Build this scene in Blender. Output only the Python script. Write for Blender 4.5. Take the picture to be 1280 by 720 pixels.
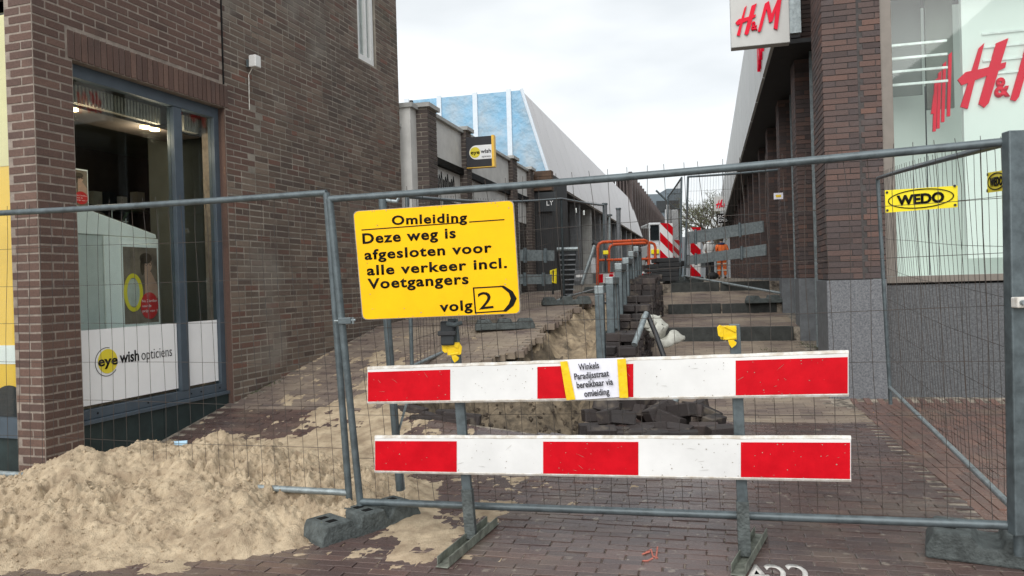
import bpy, bmesh, math, random
import numpy as np
from mathutils import Vector, Matrix
random.seed(7); rng = np.random.default_rng(7)
S = bpy.context.scene
for o in list(bpy.data.objects): bpy.data.objects.remove(o)
COL = S.collection

# ------------------------------------------------------------------ camera
CH, FP = 1.45, 960.0
cam_d = bpy.data.cameras.new('camera'); cam = bpy.data.objects.new('camera', cam_d); COL.objects.link(cam)
cam_d.sensor_width = 36; cam_d.lens = 36*FP/1280; cam_d.clip_start = 0.05; cam_d.clip_end = 2000
RM = Matrix.Rotation(math.radians(90-0.36), 3, 'X') @ Matrix.Rotation(-0.029, 3, 'Z')
cam.matrix_world = Matrix.Translation((0, 0, CH)) @ RM.to_4x4()
S.camera = cam
S.render.resolution_x, S.render.resolution_y = 1024, 576

# ------------------------------------------------------------------ world, sun, exposure
W = bpy.data.worlds.new('World'); S.world = W; W.use_nodes = True
nt = W.node_tree; N = nt.nodes; L = nt.links; N.clear()
out = N.new('ShaderNodeOutputWorld'); bg = N.new('ShaderNodeBackground'); L.new(bg.outputs[0], out.inputs[0])
sky = N.new('ShaderNodeTexSky'); sky.sky_type = 'NISHITA'; sky.sun_disc = False
sky.sun_elevation = math.radians(38); sky.sun_rotation = math.radians(200)
tc = N.new('ShaderNodeTexCoord'); mp = N.new('ShaderNodeMapping'); mp.inputs['Scale'].default_value = (1.0, 1.0, 3.2)
L.new(tc.outputs['Generated'], mp.inputs[0])
nz = N.new('ShaderNodeTexNoise'); nz.inputs['Scale'].default_value = 1.7; nz.inputs['Detail'].default_value = 5
nz.inputs['Roughness'].default_value = 0.5; L.new(mp.outputs[0], nz.inputs['Vector'])
cr = N.new('ShaderNodeValToRGB'); cr.color_ramp.elements[0].position = 0.34; cr.color_ramp.elements[1].position = 0.62
cr.color_ramp.elements[0].color = (3.75, 4.0, 4.15, 1); cr.color_ramp.elements[1].color = (6.1, 6.25, 6.3, 1)
L.new(nz.outputs[0], cr.inputs[0])
mx = N.new('ShaderNodeMix'); mx.data_type = 'RGBA'; mx.inputs[0].default_value = 0.93
L.new(sky.outputs[0], mx.inputs[6]); L.new(cr.outputs[0], mx.inputs[7]); L.new(mx.outputs[2], bg.inputs[0])
bg.inputs[1].default_value = 0.10
sd = bpy.data.lights.new('sun', 'SUN'); sd.energy = 1.5; sd.angle = math.radians(60); sd.color = (1, 0.98, 0.95)
sun = bpy.data.objects.new('sun', sd); COL.objects.link(sun)
sun.rotation_euler = (math.radians(52), 0, math.radians(-20))
S.view_settings.view_transform = 'Standard'; S.view_settings.look = 'None'
S.view_settings.exposure = 0.85; S.view_settings.gamma = 1

# ------------------------------------------------------------------ helpers
def P(px, py, Y):
    d = RM @ Vector(((px-640)/FP, -(py-360)/FP, -1)); k = Y/d.y
    return Vector((0, 0, CH)) + d*k
RMT = RM.transposed()
def proj(p):
    d = RMT @ (Vector(p)-Vector((0, 0, CH)))
    if d.z > -0.05: return None
    return (640+FP*d.x/-d.z, 360-FP*d.y/-d.z, -d.z)
class Fr:
    def __init__(s, o, u, v, w=(0, 0, 1)):
        s.o, s.u, s.v, s.w = Vector(o), Vector(u), Vector(v), Vector(w)
    def __call__(s, a, b, c): return s.o+s.u*a+s.v*b+s.w*c
WORLD = Fr((0, 0, 0), (1, 0, 0), (0, 1, 0))
def frz(x, y, z, ang=0, tilt=None):
    M = Matrix.Rotation(ang, 3, 'Z')
    if tilt is not None: M = M @ Matrix.Rotation(tilt[0], 3, 'X') @ Matrix.Rotation(tilt[1], 3, 'Y')
    return Fr((x, y, z), M @ Vector((1, 0, 0)), M @ Vector((0, 1, 0)), M @ Vector((0, 0, 1)))
def rootloc(p):
    while p is not None and p.parent is not None: p = p.parent
    return p.location.copy() if p is not None else Vector((0, 0, 0))
def props(o, label=None, cat=None, group=None, kind=None):
    if label: o['label'] = label
    if cat: o['category'] = cat
    if group: o['group'] = group
    if kind: o['kind'] = kind
    return o
def thing(name, label, cat, loc=(0, 0, 0), group=None):
    o = bpy.data.objects.new(name, None); COL.objects.link(o); o.location = loc; o.empty_display_size = 0.2
    return props(o, label, cat, group)
class MB:
    def __init__(s): s.v = []; s.f = []
    def add(s, vs, fs):
        k = len(s.v); s.v += [tuple(p) for p in vs]; s.f += [tuple(i+k for i in f) for f in fs]; return s
    def box(s, F, a0, a1, b0, b1, c0, c1):
        vs = [F(a, b, c) for c in (c0, c1) for b in (b0, b1) for a in (a0, a1)]
        return s.add(vs, [(0, 2, 3, 1), (4, 5, 7, 6), (0, 1, 5, 4), (2, 6, 7, 3), (0, 4, 6, 2), (1, 3, 7, 5)])
    def slab(s, A, B, C, D, th):           # A,B,C,D = TL,TR,BR,BL front corners; thickness goes away from the camera
        n = (B-A).cross(D-A).normalized()
        if n.dot(A-Vector((0, 0, CH))) < 0: n = -n
        vs = [A, B, C, D]+[p+n*th for p in (A, B, C, D)]
        return s.add(vs, [(0, 3, 2, 1), (4, 5, 6, 7), (0, 1, 5, 4), (1, 2, 6, 5), (2, 3, 7, 6), (3, 0, 4, 7)])
    def tube(s, pts, r, n=8, r2=None, cap=True):
        pts = [Vector(p) for p in pts]; m = len(pts); k = len(s.v); prev = None
        for i, p in enumerate(pts):
            d = (pts[min(i+1, m-1)]-pts[max(i-1, 0)])
            d = d.normalized() if d.length > 1e-9 else Vector((0, 0, 1))
            if prev is None:
                x = d.cross(Vector((0, 0, 1)))
                if x.length < 0.05: x = d.cross(Vector((1, 0, 0)))
                x.normalize()
            else:
                x = prev-d*prev.dot(d); x.normalize()
            prev = x; y = d.cross(x); rr = r if r2 is None else r+(r2-r)*i/(m-1)
            for j in range(n):
                t = 2*math.pi*j/n; s.v.append(tuple(p+x*math.cos(t)*rr+y*math.sin(t)*rr))
        for i in range(m-1):
            for j in range(n):
                a = k+i*n+j; b = k+i*n+(j+1) % n; s.f.append((a, b, b+n, a+n))
        if cap: s.f.append(tuple(k+j for j in range(n))[::-1]); s.f.append(tuple(k+(m-1)*n+j for j in range(n)))
        return s
    def prism(s, F, poly, c0, c1):         # polygon in (a,b), extruded along w
        n = len(poly)
        vs = [F(a, b, c0) for a, b in poly]+[F(a, b, c1) for a, b in poly]
        fs = [tuple(range(n))[::-1], tuple(range(n, 2*n))]+[(i, (i+1) % n, n+(i+1) % n, n+i) for i in range(n)]
        return s.add(vs, fs)
    def ell(s, F, ra, rb, rc, nu=12, nv=8):
        k = len(s.v)
        for i in range(nv+1):
            t = math.pi*i/nv
            for j in range(nu):
                ph = 2*math.pi*j/nu
                s.v.append(tuple(F(ra*math.sin(t)*math.cos(ph), rb*math.sin(t)*math.sin(ph), rc*math.cos(t))))
        for i in range(nv):
            for j in range(nu):
                a = k+i*nu+j; b = k+i*nu+(j+1) % nu; s.f.append((a, b, b+nu, a+nu))
        return s
    def build(s, name, mat, parent=None, smooth=False, bevel=0, label=None, cat=None, group=None, kind=None, loc=None):
        L0 = rootloc(parent) if parent is not None else (Vector(loc) if loc is not None else Vector((0, 0, 0)))
        me = bpy.data.meshes.new(name); me.from_pydata([(x-L0.x, y-L0.y, z-L0.z) for x, y, z in s.v], [], s.f)
        bm = bmesh.new(); bm.from_mesh(me); bmesh.ops.recalc_face_normals(bm, faces=bm.faces); bm.to_mesh(me); bm.free()
        me.materials.append(mat)
        if smooth: me.shade_smooth()
        o = bpy.data.objects.new(name, me); COL.objects.link(o)
        if parent is not None: o.parent = parent
        elif loc is not None: o.location = loc
        if bevel:
            b = o.modifiers.new('bevel', 'BEVEL'); b.width = bevel; b.segments = 2; b.limit_method = 'ANGLE'
        if smooth and bevel == 0 and len(s.f) < 5000:
            try: me.set_sharp_from_angle(angle=math.radians(40))
            except Exception: pass
        return props(o, label, cat, group, kind)
def grid_mesh(name, V, nx, ny, mat, parent=None, smooth=True, loc=None, attr=None, **kw):   # V: (ny*nx,3) numpy, rows along x
    L0 = rootloc(parent) if parent is not None else (Vector(loc) if loc is not None else Vector((0, 0, 0)))
    V = V-np.array(L0)
    i, j = np.meshgrid(np.arange(nx-1), np.arange(ny-1)); a = (j*nx+i).ravel()
    Fq = np.stack([a, a+1, a+1+nx, a+nx], 1)
    if attr is not None and 'keep' in attr: Fq = Fq[attr['keep'][Fq].all(1)]
    me = bpy.data.meshes.new(name); me.vertices.add(len(V)); me.vertices.foreach_set('co', V.ravel().astype(np.float32))
    me.loops.add(len(Fq)*4); me.loops.foreach_set('vertex_index', Fq.ravel().astype(np.int32))
    me.polygons.add(len(Fq)); me.polygons.foreach_set('loop_start', (np.arange(len(Fq))*4).astype(np.int32))
    me.update(calc_edges=True); me.validate()
    me.materials.append(mat)
    if smooth: me.shade_smooth()
    else: me.shade_flat()
    o = bpy.data.objects.new(name, me); COL.objects.link(o)
    if parent is not None: o.parent = parent
    elif loc is not None: o.location = loc
    return props(o, **kw)
def _h(ix, iy, s): 
    n = (ix*374761393+iy*668265263+s*1442695041) & 0xffffffff
    n = ((n ^ (n >> 13))*1274126177) & 0xffffffff
    return ((n ^ (n >> 16)) & 0xffff)/65535.0
def vnoise(x, y, s=0):
    x = np.asarray(x, float); y = np.asarray(y, float)
    ix = np.floor(x).astype(np.int64); iy = np.floor(y).astype(np.int64); fx = x-ix; fy = y-iy
    fx = fx*fx*(3-2*fx); fy = fy*fy*(3-2*fy)
    a = _h(ix, iy, s); b = _h(ix+1, iy, s); c = _h(ix, iy+1, s); d = _h(ix+1, iy+1, s)
    return (a*(1-fx)+b*fx)*(1-fy)+(c*(1-fx)+d*fx)*fy
def fbm(x, y, oct=5, s=0, gain=0.5):
    t = 0; a = 1; n = 0
    for k in range(oct): t = t+a*vnoise(x*2**k+17.3*k, y*2**k-9.1*k, s+k); n += a; a *= gain
    return t/n
def sst(a, b, x): t = np.clip((x-a)/(b-a), 0, 1); return t*t*(3-2*t)

# ------------------------------------------------------------------ materials
def mat(name, col, rough=0.7, metal=0.0, var=0.25, scale=8.0, bump=0.0, bscale=60.0, col2=None, spec=0.4, emit=None, coat=0, detail=5, rvar=0.0, stretch=None):
    m = bpy.data.materials.new(name); m.use_nodes = True; t = m.node_tree; n = t.nodes; l = t.links
    b = n['Principled BSDF']; b.inputs['Roughness'].default_value = rough; b.inputs['Metallic'].default_value = metal
    b.inputs['Specular IOR Level'].default_value = spec
    if coat: b.inputs['Coat Weight'].default_value = coat
    tcn = n.new('ShaderNodeTexCoord'); geo = n.new('ShaderNodeNewGeometry')
    src = geo.outputs['Position']
    if stretch:
        mpp = n.new('ShaderNodeMapping'); mpp.inputs['Scale'].default_value = stretch; l.new(src, mpp.inputs[0]); src = mpp.outputs[0]
    c2 = col2 if col2 else tuple(max(0, c*(1-var)) for c in col)
    c1 = col if col2 else tuple(min(1, c*(1+var*0.6)) for c in col)
    tx = n.new('ShaderNodeTexNoise'); tx.inputs['Scale'].default_value = scale; tx.inputs['Detail'].default_value = detail; tx.inputs['Roughness'].default_value = 0.65
    l.new(src, tx.inputs['Vector'])
    r = n.new('ShaderNodeValToRGB'); r.color_ramp.elements[0].position = 0.35; r.color_ramp.elements[1].position = 0.65
    r.color_ramp.elements[0].color = (*c2, 1); r.color_ramp.elements[1].color = (*c1, 1)
    l.new(tx.outputs[0], r.inputs[0]); l.new(r.outputs[0], b.inputs['Base Color'])
    if rvar:
        mr = n.new('ShaderNodeMapRange'); mr.inputs[1].default_value = 0.3; mr.inputs[2].default_value = 0.7
        mr.inputs[3].default_value = rough-rvar; mr.inputs[4].default_value = min(1, rough+rvar); l.new(tx.outputs[0], mr.inputs[0]); l.new(mr.outputs[0], b.inputs['Roughness'])
    if bump:
        t2 = n.new('ShaderNodeTexNoise'); t2.inputs['Scale'].default_value = bscale; t2.inputs['Detail'].default_value = 4
        l.new(src, t2.inputs['Vector']); bp = n.new('ShaderNodeBump'); bp.inputs['Strength'].default_value = bump; bp.inputs['Distance'].default_value = 0.01
        l.new(t2.outputs[0], bp.inputs['Height']); l.new(bp.outputs[0], b.inputs['Normal'])
    if emit: b.inputs['Emission Color'].default_value = (*emit[0], 1); b.inputs['Emission Strength'].default_value = emit[1]
    return m
def brickmat(name, cols, rough=0.85, bump=0.5, stain=None, wet=0.0, scale=75):
    """cols: ramp of brick colours, chosen per brick (object random + face attribute 'rnd')."""
    m = bpy.data.materials.new(name); m.use_nodes = True; t = m.node_tree; n = t.nodes; l = t.links
    b = n['Principled BSDF']; b.inputs['Roughness'].default_value = rough; b.inputs['Specular IOR Level'].default_value = 0.4
    oi = n.new('ShaderNodeObjectInfo'); at = n.new('ShaderNodeAttribute'); at.attribute_name = 'rnd'
    ad = n.new('ShaderNodeMath'); ad.operation = 'ADD'; l.new(oi.outputs['Random'], ad.inputs[0]); l.new(at.outputs['Fac'], ad.inputs[1])
    fr = n.new('ShaderNodeMath'); fr.operation = 'FRACT'; l.new(ad.outputs[0], fr.inputs[0])
    r = n.new('ShaderNodeValToRGB'); e = r.color_ramp.elements
    while len(e) < len(cols): e.new(0.5)
    for i, c in enumerate(cols): e[i].position = i/(len(cols)-1); e[i].color = (*c, 1)
    l.new(fr.outputs[0], r.inputs[0])
    geo = n.new('ShaderNodeNewGeometry'); tx = n.new('ShaderNodeTexNoise'); tx.inputs['Scale'].default_value = scale; tx.inputs['Detail'].default_value = 6; tx.inputs['Roughness'].default_value = 0.7
    l.new(geo.outputs['Position'], tx.inputs['Vector'])
    mr = n.new('ShaderNodeMapRange'); mr.inputs[1].default_value = 0.3; mr.inputs[2].default_value = 0.7; mr.inputs[3].default_value = 0.78; mr.inputs[4].default_value = 1.25
    l.new(tx.outputs[0], mr.inputs[0])
    mu = n.new('ShaderNodeMix'); mu.data_type = 'RGBA'; mu.blend_type = 'MULTIPLY'; mu.inputs[0].default_value = 1
    l.new(r.outputs[0], mu.inputs[6]); l.new(mr.outputs[0], mu.inputs[7]); last = mu.outputs[2]
    if stain:
        for col, sc, lo, hi, amt in stain:
            ts = n.new('ShaderNodeTexNoise'); ts.inputs['Scale'].default_value = sc; ts.inputs['Detail'].default_value = 6; l.new(geo.outputs['Position'], ts.inputs['Vector'])
            m2 = n.new('ShaderNodeMapRange'); m2.inputs[1].default_value = lo; m2.inputs[2].default_value = hi; m2.inputs[3].default_value = 0; m2.inputs[4].default_value = amt
            l.new(ts.outputs[0], m2.inputs[0])
            m3 = n.new('ShaderNodeMix'); m3.data_type = 'RGBA'; l.new(m2.outputs[0], m3.inputs[0]); l.new(last, m3.inputs[6]); m3.inputs[7].default_value = (*col, 1); last = m3.outputs[2]
    l.new(last, b.inputs['Base Color'])
    if wet:
        tw = n.new('ShaderNodeTexNoise'); tw.inputs['Scale'].default_value = 1.3; tw.inputs['Detail'].default_value = 5; l.new(geo.outputs['Position'], tw.inputs['Vector'])
        m4 = n.new('ShaderNodeMapRange'); m4.inputs[1].default_value = 0.38; m4.inputs[2].default_value = 0.62; m4.inputs[3].default_value = rough-wet; m4.inputs[4].default_value = rough
        l.new(tw.outputs[0], m4.inputs[0]); l.new(m4.outputs[0], b.inputs['Roughness'])
    bp = n.new('ShaderNodeBump'); bp.inputs['Strength'].default_value = bump; bp.inputs['Distance'].default_value = 0.006
    l.new(tx.outputs[0], bp.inputs['Height']); l.new(bp.outputs[0], b.inputs['Normal'])
    return m
def glass(name, tint=(0.85, 0.9, 0.9), base=0.12):
    m = bpy.data.materials.new(name); m.use_nodes = True; n = m.node_tree.nodes; l = m.node_tree.links; n.clear()
    o = n.new('ShaderNodeOutputMaterial'); tr = n.new('ShaderNodeBsdfTransparent'); tr.inputs[0].default_value = (*tint, 1)
    g = n.new('ShaderNodeBsdfGlossy'); g.inputs['Roughness'].default_value = 0.02; fz = n.new('ShaderNodeLayerWeight'); fz.inputs[0].default_value = .5; pw = n.new('ShaderNodeMath'); pw.operation = 'POWER'; pw.inputs[1].default_value = 3.5; l.new(fz.outputs['Facing'], pw.inputs[0])
    ma = n.new('ShaderNodeMath'); ma.operation = 'MULTIPLY_ADD'; ma.inputs[1].default_value = .75; ma.inputs[2].default_value = base; l.new(pw.outputs[0], ma.inputs[0])
    mxs = n.new('ShaderNodeMixShader'); l.new(ma.outputs[0], mxs.inputs[0]); l.new(tr.outputs[0], mxs.inputs[1]); l.new(g.outputs[0], mxs.inputs[2]); l.new(mxs.outputs[0], o.inputs[0])
    return m
M = {}
M['new_brick'] = brickmat('red brown brick', [(.088, .052, .042), (.125, .074, .058), (.1, .061, .05), (.15, .09, .07), (.092, .058, .049)], bump=.25, stain=[((.03, .025, .024), 2.2, .55, .75, .5)])
M['old_brick'] = brickmat('weathered grey brown brick', [(.078, .056, .046), (.15, .108, .084), (.11, .081, .063), (.185, .14, .108), (.13, .092, .073), (.09, .066, .055), (.165, .084, .062)], bump=.22,
                          stain=[((.06, .05, .044), .55, .47, .62, .5), ((.26, .235, .2), 1.1, .54, .7, .6), ((.07, .085, .05), .9, .62, .75, .3)])
M['dark_brick'] = brickmat('dark purple brown brick', [(.062, .046, .044), (.096, .068, .062), (.122, .076, .064), (.084, .063, .06), (.072, .057, .056), (.15, .086, .068)], bump=.22, stain=[((.13, .12, .12), 3, .6, .75, .35)])
M['black_brick'] = brickmat('dark brown brick', [(.06, .05, .046), (.1, .078, .07), (.08, .064, .058), (.12, .092, .08)])
M['paver'] = brickmat('wet clay paver', [(.078, .055, .051), (.112, .074, .066), (.09, .062, .057), (.135, .086, .074), (.082, .06, .058), (.118, .08, .07)], rough=.29, bump=.35, wet=.17,
                      stain=[((.2, .165, .13), 1.6, .52, .7, .5), ((.045, .036, .036), 1.1, .54, .7, .45), ((.3, .26, .21), 14, .62, .7, .6)])
M['red_paver'] = brickmat('reddish clay paver', [(.125, .078, .066), (.17, .098, .08), (.135, .086, .074), (.195, .108, .084), (.12, .08, .07)], rough=.4, bump=.6, wet=.2, stain=[((.19, .15, .11), 1.6, .54, .7, .55), ((.3, .26, .21), 14, .63, .72, .5), ((.05, .045, .043), 1.3, .55, .7, .5)])
M['sandy_paver'] = brickmat('sandy clay paver', [(.16, .12, .1), (.2, .155, .125), (.12, .09, .08), (.23, .18, .145)], rough=.8, bump=.6, stain=[((.33, .27, .2), 1.2, .45, .65, .75), ((.06, .075, .03), .9, .64, .76, .4)])
M['loose_brick'] = brickmat('loose dark paver', [(.026, .022, .022), (.045, .036, .034), (.035, .028, .027), (.065, .05, .046)], rough=.65, bump=.6, stain=[((.2, .165, .125), 6, .56, .7, .5)])
M['mortar'] = mat('mortar', (.27, .225, .19), .95, var=.25, scale=14, bump=.5)
M['mortar_old'] = mat('old mortar', (.28, .25, .21), .95, var=.35, scale=3, bump=.5)
M['mortar_dark'] = mat('dark mortar', (.075, .068, .066), .95, var=.3, scale=6, bump=.4)
M['joint'] = mat('joint sand', (.36, .31, .25), .95, col2=(.05, .042, .036), scale=11, bump=.8)
M['ground'] = mat('street ground', (.16, .135, .12), .9, var=.35, scale=3, bump=.6)
M['sand'] = mat('sand', (.56, .45, .31), .95, col2=(.30, .225, .15), scale=7, bump=1.0, bscale=130, detail=12)
M['dirt'] = mat('trench soil', (.42, .33, .22), .95, col2=(.15, .115, .08), scale=4.5, bump=1.0, bscale=45, detail=9)
M['galv'] = mat('galvanised steel', (.105, .13, .14), .42, metal=.3, var=.3, scale=14, bump=.1, spec=.5, rvar=.12)
M['galv_light'] = mat('worn galvanised steel', (.27, .31, .32), .42, metal=.4, var=.3, scale=20, bump=.1)
M['wire'] = mat('rusty mesh wire', (.06, .062, .062), .7, metal=.2, col2=(.08, .058, .046), scale=9, spec=.2)
M['concrete'] = mat('wet concrete', (.085, .098, .096), .7, var=.4, scale=18, bump=.9, bscale=70)
M['granite'] = mat('speckled granite', (.2, .205, .215), .55, col2=(.085, .09, .1), scale=55, bump=.25, detail=8)
M['leg_foot'] = mat('mossy galvanised foot', (.2, .215, .18), .6, metal=.2, var=.45, scale=16, bump=.3)
M['granite_dark'] = mat('dark speckled granite', (.13, .135, .14), .6, col2=(.06, .063, .068), scale=50, bump=.25, detail=8)
M['slab'] = mat('grey stone slab', (.15, .16, .17), .55, var=.25, scale=9, bump=.2)
M['kerb'] = mat('dark kerb stone', (.042, .045, .042), .75, var=.35, scale=8, bump=.6)
M['yellow'] = mat('yellow sign sheet', (.95, .52, .002), .5, var=.1, scale=2.5, spec=.16, detail=9, rvar=.12)
M['yellow_bright'] = mat('bright yellow plate', (.95, .78, .02), .4, var=.06, scale=8)
M['tape'] = mat('yellow tape', (.82, .55, .01), .3, var=.15, scale=25, bump=.3, bscale=30)
M['black'] = mat('black print', (.008, .008, .008), .6, var=.1, spec=.1)
M['grime'] = mat('sign edge grime', (.3, .27, .22), .7, var=.4, scale=30)
M['red'] = mat('red reflective sheet', (.56, .002, .01), .4, var=.12, scale=9, spec=.15, bump=.05, bscale=25, rvar=.06)
M['white'] = mat('white reflective sheet', (.73, .73, .72), .4, var=.10, scale=2.2, rvar=.05, detail=9)
M['white_edge'] = mat('chipped white edge', (.72, .71, .68), .6, col2=(.48, .43, .36), scale=20)
M['paper'] = mat('white paper', (.78, .78, .86), .8, var=.03)
M['ink'] = mat('grey ink', (.03, .03, .035), .6, var=.1)
M['blue_frame'] = mat('blue grey window frame', (.07, .092, .115), .4, var=.12, scale=6)
M['plinth'] = mat('dark green plinth', (.022, .036, .036), .6, var=.3, scale=5, bump=.15)
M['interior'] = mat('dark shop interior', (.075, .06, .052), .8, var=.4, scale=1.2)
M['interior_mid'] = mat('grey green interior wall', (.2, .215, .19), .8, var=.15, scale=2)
M['wood_floor'] = mat('shop floor', (.1, .08, .065), .5, var=.2)
M['foil'] = mat('white window foil', (.88, .88, .88), .35, var=.02)
M['dot'] = mat('yellow logo dot', (.8, .66, .05), .4, var=.03)
M['cream_print'] = mat('cream print', (.85, .72, .4), .5, var=.12, scale=1.5)
M['poster_pale'] = mat('pale print', (.5, .52, .46), .5, var=.15, scale=12)
M['slat'] = mat('grey slats', (.2, .19, .16), .7, var=.3, scale=12)
M['lamp'] = mat('lit ceiling lamp', (1, .8, .5), .5, emit=((1, .72, .35), 6))
M['kiosk'] = mat('white cabinet', (.88, .9, .87), .35, var=.04)
M['kiosk_side'] = mat('grey cabinet side', (.6, .62, .59), .5, var=.08)
M['poster_bg'] = mat('poster dark print', (.13, .1, .08), .4, col2=(.26, .2, .15), scale=6)
M['skin'] = mat('skin', (.48, .3, .22), .55, var=.08)
M['hair'] = mat('hair', (.06, .04, .025), .7, var=.3)
M['poster_red'] = mat('red print', (.6, .03, .03), .4, var=.05)
M['pale_blue'] = mat('poster blue', (.1, .32, .42), .5, var=.1)
M['poster_yellow'] = mat('yellow window poster', (.95, .58, .08), .4, var=.05, scale=3)
M['glass'] = glass('shop glass', (.92, .96, .95), .035)
M['glass_right'] = glass('pale shop glass', (.94, .97, .96), .035)
M['dark_glass'] = mat('dark glazing', (.016, .02, .022), .12, var=.3, scale=.6, spec=.6)
M['white_frame'] = mat('white window frame', (.7, .7, .68), .4, var=.04)
M['curtain'] = mat('white curtain', (.55, .57, .58), .8, var=.12, scale=9)
M['cream'] = mat('cream render', (.64, .63, .6), .8, var=.12, scale=2.5, bump=.1)
M['cap'] = mat('grey coping', (.42, .42, .4), .7, var=.15, scale=5)
M['blue_sheet'] = mat('blue plastic sheeting', (.17, .38, .56), .4, col2=(.32, .4, .46), scale=1.1, bump=1.0, bscale=1.6, spec=.5)
M['batten'] = mat('pale batten', (.62, .68, .74), .6, var=.06)
M['clad'] = mat('white metal cladding', (.62, .6, .6), .5, var=.05, scale=.6)
M['brown_clad'] = mat('brown cladding', (.065, .048, .045), .6, var=.2, scale=2)
M['rust_panel'] = mat('brown timber panel', (.13, .075, .045), .8, col2=(.07, .045, .032), scale=4, bump=.3)
M['grey_build'] = mat('blue grey building', (.13, .165, .19), .6, var=.1, scale=.2)
M['tan_frame'] = mat('tan metal frame', (.2, .175, .15), .45, var=.1)
M['display'] = mat('pale glowing display wall', (.62, .66, .62), .6, var=.04, scale=1.2, emit=((.9, 1, .94), .1))  # faint emission put in to brighten the display, standing in for shop lighting
M['display_dark'] = mat('dim display wall', (.2, .215, .2), .6, var=.1, scale=1.5)
M['tube_lamp'] = mat('pale light strip', (.7, .74, .71), .4, emit=((.9, 1, .95), .06))
M['logo_red'] = mat('red acrylic letters', (.72, .002, .03), .4, var=.04, spec=.15)
M['sign_box'] = mat('pale grey sign box', (.5, .5, .48), .45, var=.05)
M['fascia'] = mat('pale fascia panel', (.5, .51, .5), .5, var=.05, scale=1)
M['soffit'] = mat('dark soffit', (.03, .031, .033), .7, var=.2)
M['orange_tube'] = mat('orange painted steel', (.62, .1, .03), .5, var=.2, scale=12)
M['hivis'] = mat('orange work clothes', (.75, .15, .03), .8, var=.15, scale=20)
M['navy'] = mat('dark navy cloth', (.02, .03, .09), .8, var=.2)
M['dark_cloth'] = mat('dark cloth', (.018, .018, .022), .85, var=.2)
M['pale_cloth'] = mat('pale jacket', (.55, .55, .54), .8, var=.1)
M['reflect'] = mat('reflective strip', (.6, .6, .5), .4, var=.05)
M['boot'] = mat('brown boot', (.06, .035, .02), .7, var=.2)
M['machine_white'] = mat('white machine paint', (.62, .64, .65), .4, var=.08, scale=4)
M['rubber'] = mat('black rubber', (.015, .015, .016), .7, var=.2)
M['bin'] = mat('dark bin plastic', (.025, .03, .034), .45, var=.2)
M['bag'] = mat('white plastic bag', (.45, .45, .4), .55, var=.15, scale=14, bump=.6, bscale=18)
M['bark'] = mat('grey bark', (.11, .095, .075), .9, var=.3, scale=8)
M['leaf'] = mat('pale spring leaf', (.13, .15, .07), .8, var=.4, scale=2)
M['weed'] = mat('green moss', (.06, .09, .025), .9, var=.4, scale=30, bump=.6)
M['chalk'] = mat('white spray paint', (.6, .58, .55), .8, var=.25, scale=60)
M['pinkpaint'] = mat('pink spray paint', (.5, .16, .12), .8, var=.4, scale=50)
M['plant'] = mat('dark plant leaf', (.03, .06, .025), .5, var=.3)
M['blue_cup'] = mat('pale blue litter', (.4, .6, .75), .5, var=.1)
M['pipe_dark'] = mat('dark steel pipe', (.03, .032, .035), .5, var=.3)

# ------------------------------------------------------------------ lettering
def text(parent, s, O, U, V, h, mt, width=None, ext=0.0015, name='lettering', align='LEFT', bold=0.0, lift=0.001, spacing=1.0):
    cu = bpy.data.curves.new('t', 'FONT'); cu.body = s; cu.size = 1; cu.extrude = 0; cu.resolution_u = 3; cu.space_character = spacing; cu.offset = bold
    ob = bpy.data.objects.new('t', cu); COL.objects.link(ob)
    dg = bpy.context.evaluated_depsgraph_get(); me = bpy.data.meshes.new_from_object(ob.evaluated_get(dg))
    bpy.data.objects.remove(ob); bpy.data.curves.remove(cu)
    xs = [v.co.x for v in me.vertices]
    if not xs: return None
    x0, x1 = min(xs), max(xs); k = h/0.72; kx = k if width is None else width/(x1-x0)
    U = Vector(U).normalized(); V = Vector(V).normalized(); Nn = U.cross(V).normalized(); L0 = rootloc(parent); O = Vector(O)
    off = {'LEFT': -x0, 'CENTER': -(x0+x1)/2, 'RIGHT': -x1}[align]
    for v in me.vertices: v.co = O+U*((v.co.x+off)*kx)+V*(v.co.y*k)+Nn*lift-L0
    if ext:
        bm = bmesh.new(); bm.from_mesh(me)
        r = bmesh.ops.extrude_face_region(bm, geom=bm.faces[:]); vs = [e for e in r['geom'] if isinstance(e, bmesh.types.BMVert)]
        bmesh.ops.translate(bm, vec=Nn*ext, verts=vs); bm.normal_update(); bmesh.ops.recalc_face_normals(bm, faces=bm.faces); bm.to_mesh(me); bm.free()
    me.name = name; me.materials.clear(); me.materials.append(mt)
    o = bpy.data.objects.new(name, me); COL.objects.link(o); o.parent = parent
    return o
def logo_hm(parent, O, U, V, w, h, mt, th=0.02):
    U = Vector(U).normalized(); V = Vector(V).normalized(); Nn = U.cross(V).normalized(); F = Fr(O, U, V, Nn)
    polys = [[(183, 46), (193, 37), (160, 166), (147, 161)], [(214, 40), (236, 32), (198, 158), (190, 166), (180, 158)], [(143, 106), (158, 92), (190, 88), (231, 79), (229, 90), (205, 100), (150, 118)],
             [(270, 38), (287, 28), (252, 150), (246, 158), (237, 154)], [(273, 36), (288, 28), (300, 98), (286, 122)], [(286, 122), (292, 96), (323, 26), (331, 26), (300, 118)], [(322, 27), (341, 22), (320, 156), (304, 148)]]
    fn = lambda x, y: ((x-143)/198*w, (165-y)/143*h)
    for i, pl in enumerate(polys):
        mb = MB(); mb.prism(F, [fn(*p) for p in pl], 0.001+i*.0005, th+i*.0005); mb.build('letter_stroke', mt, parent)
    ax, ay = fn(209, 146); text(parent, '&', F(ax, ay, 0), U, V, h*.27, mt, width=w*.14, ext=th, name='letter_stroke', bold=.03)
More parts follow.
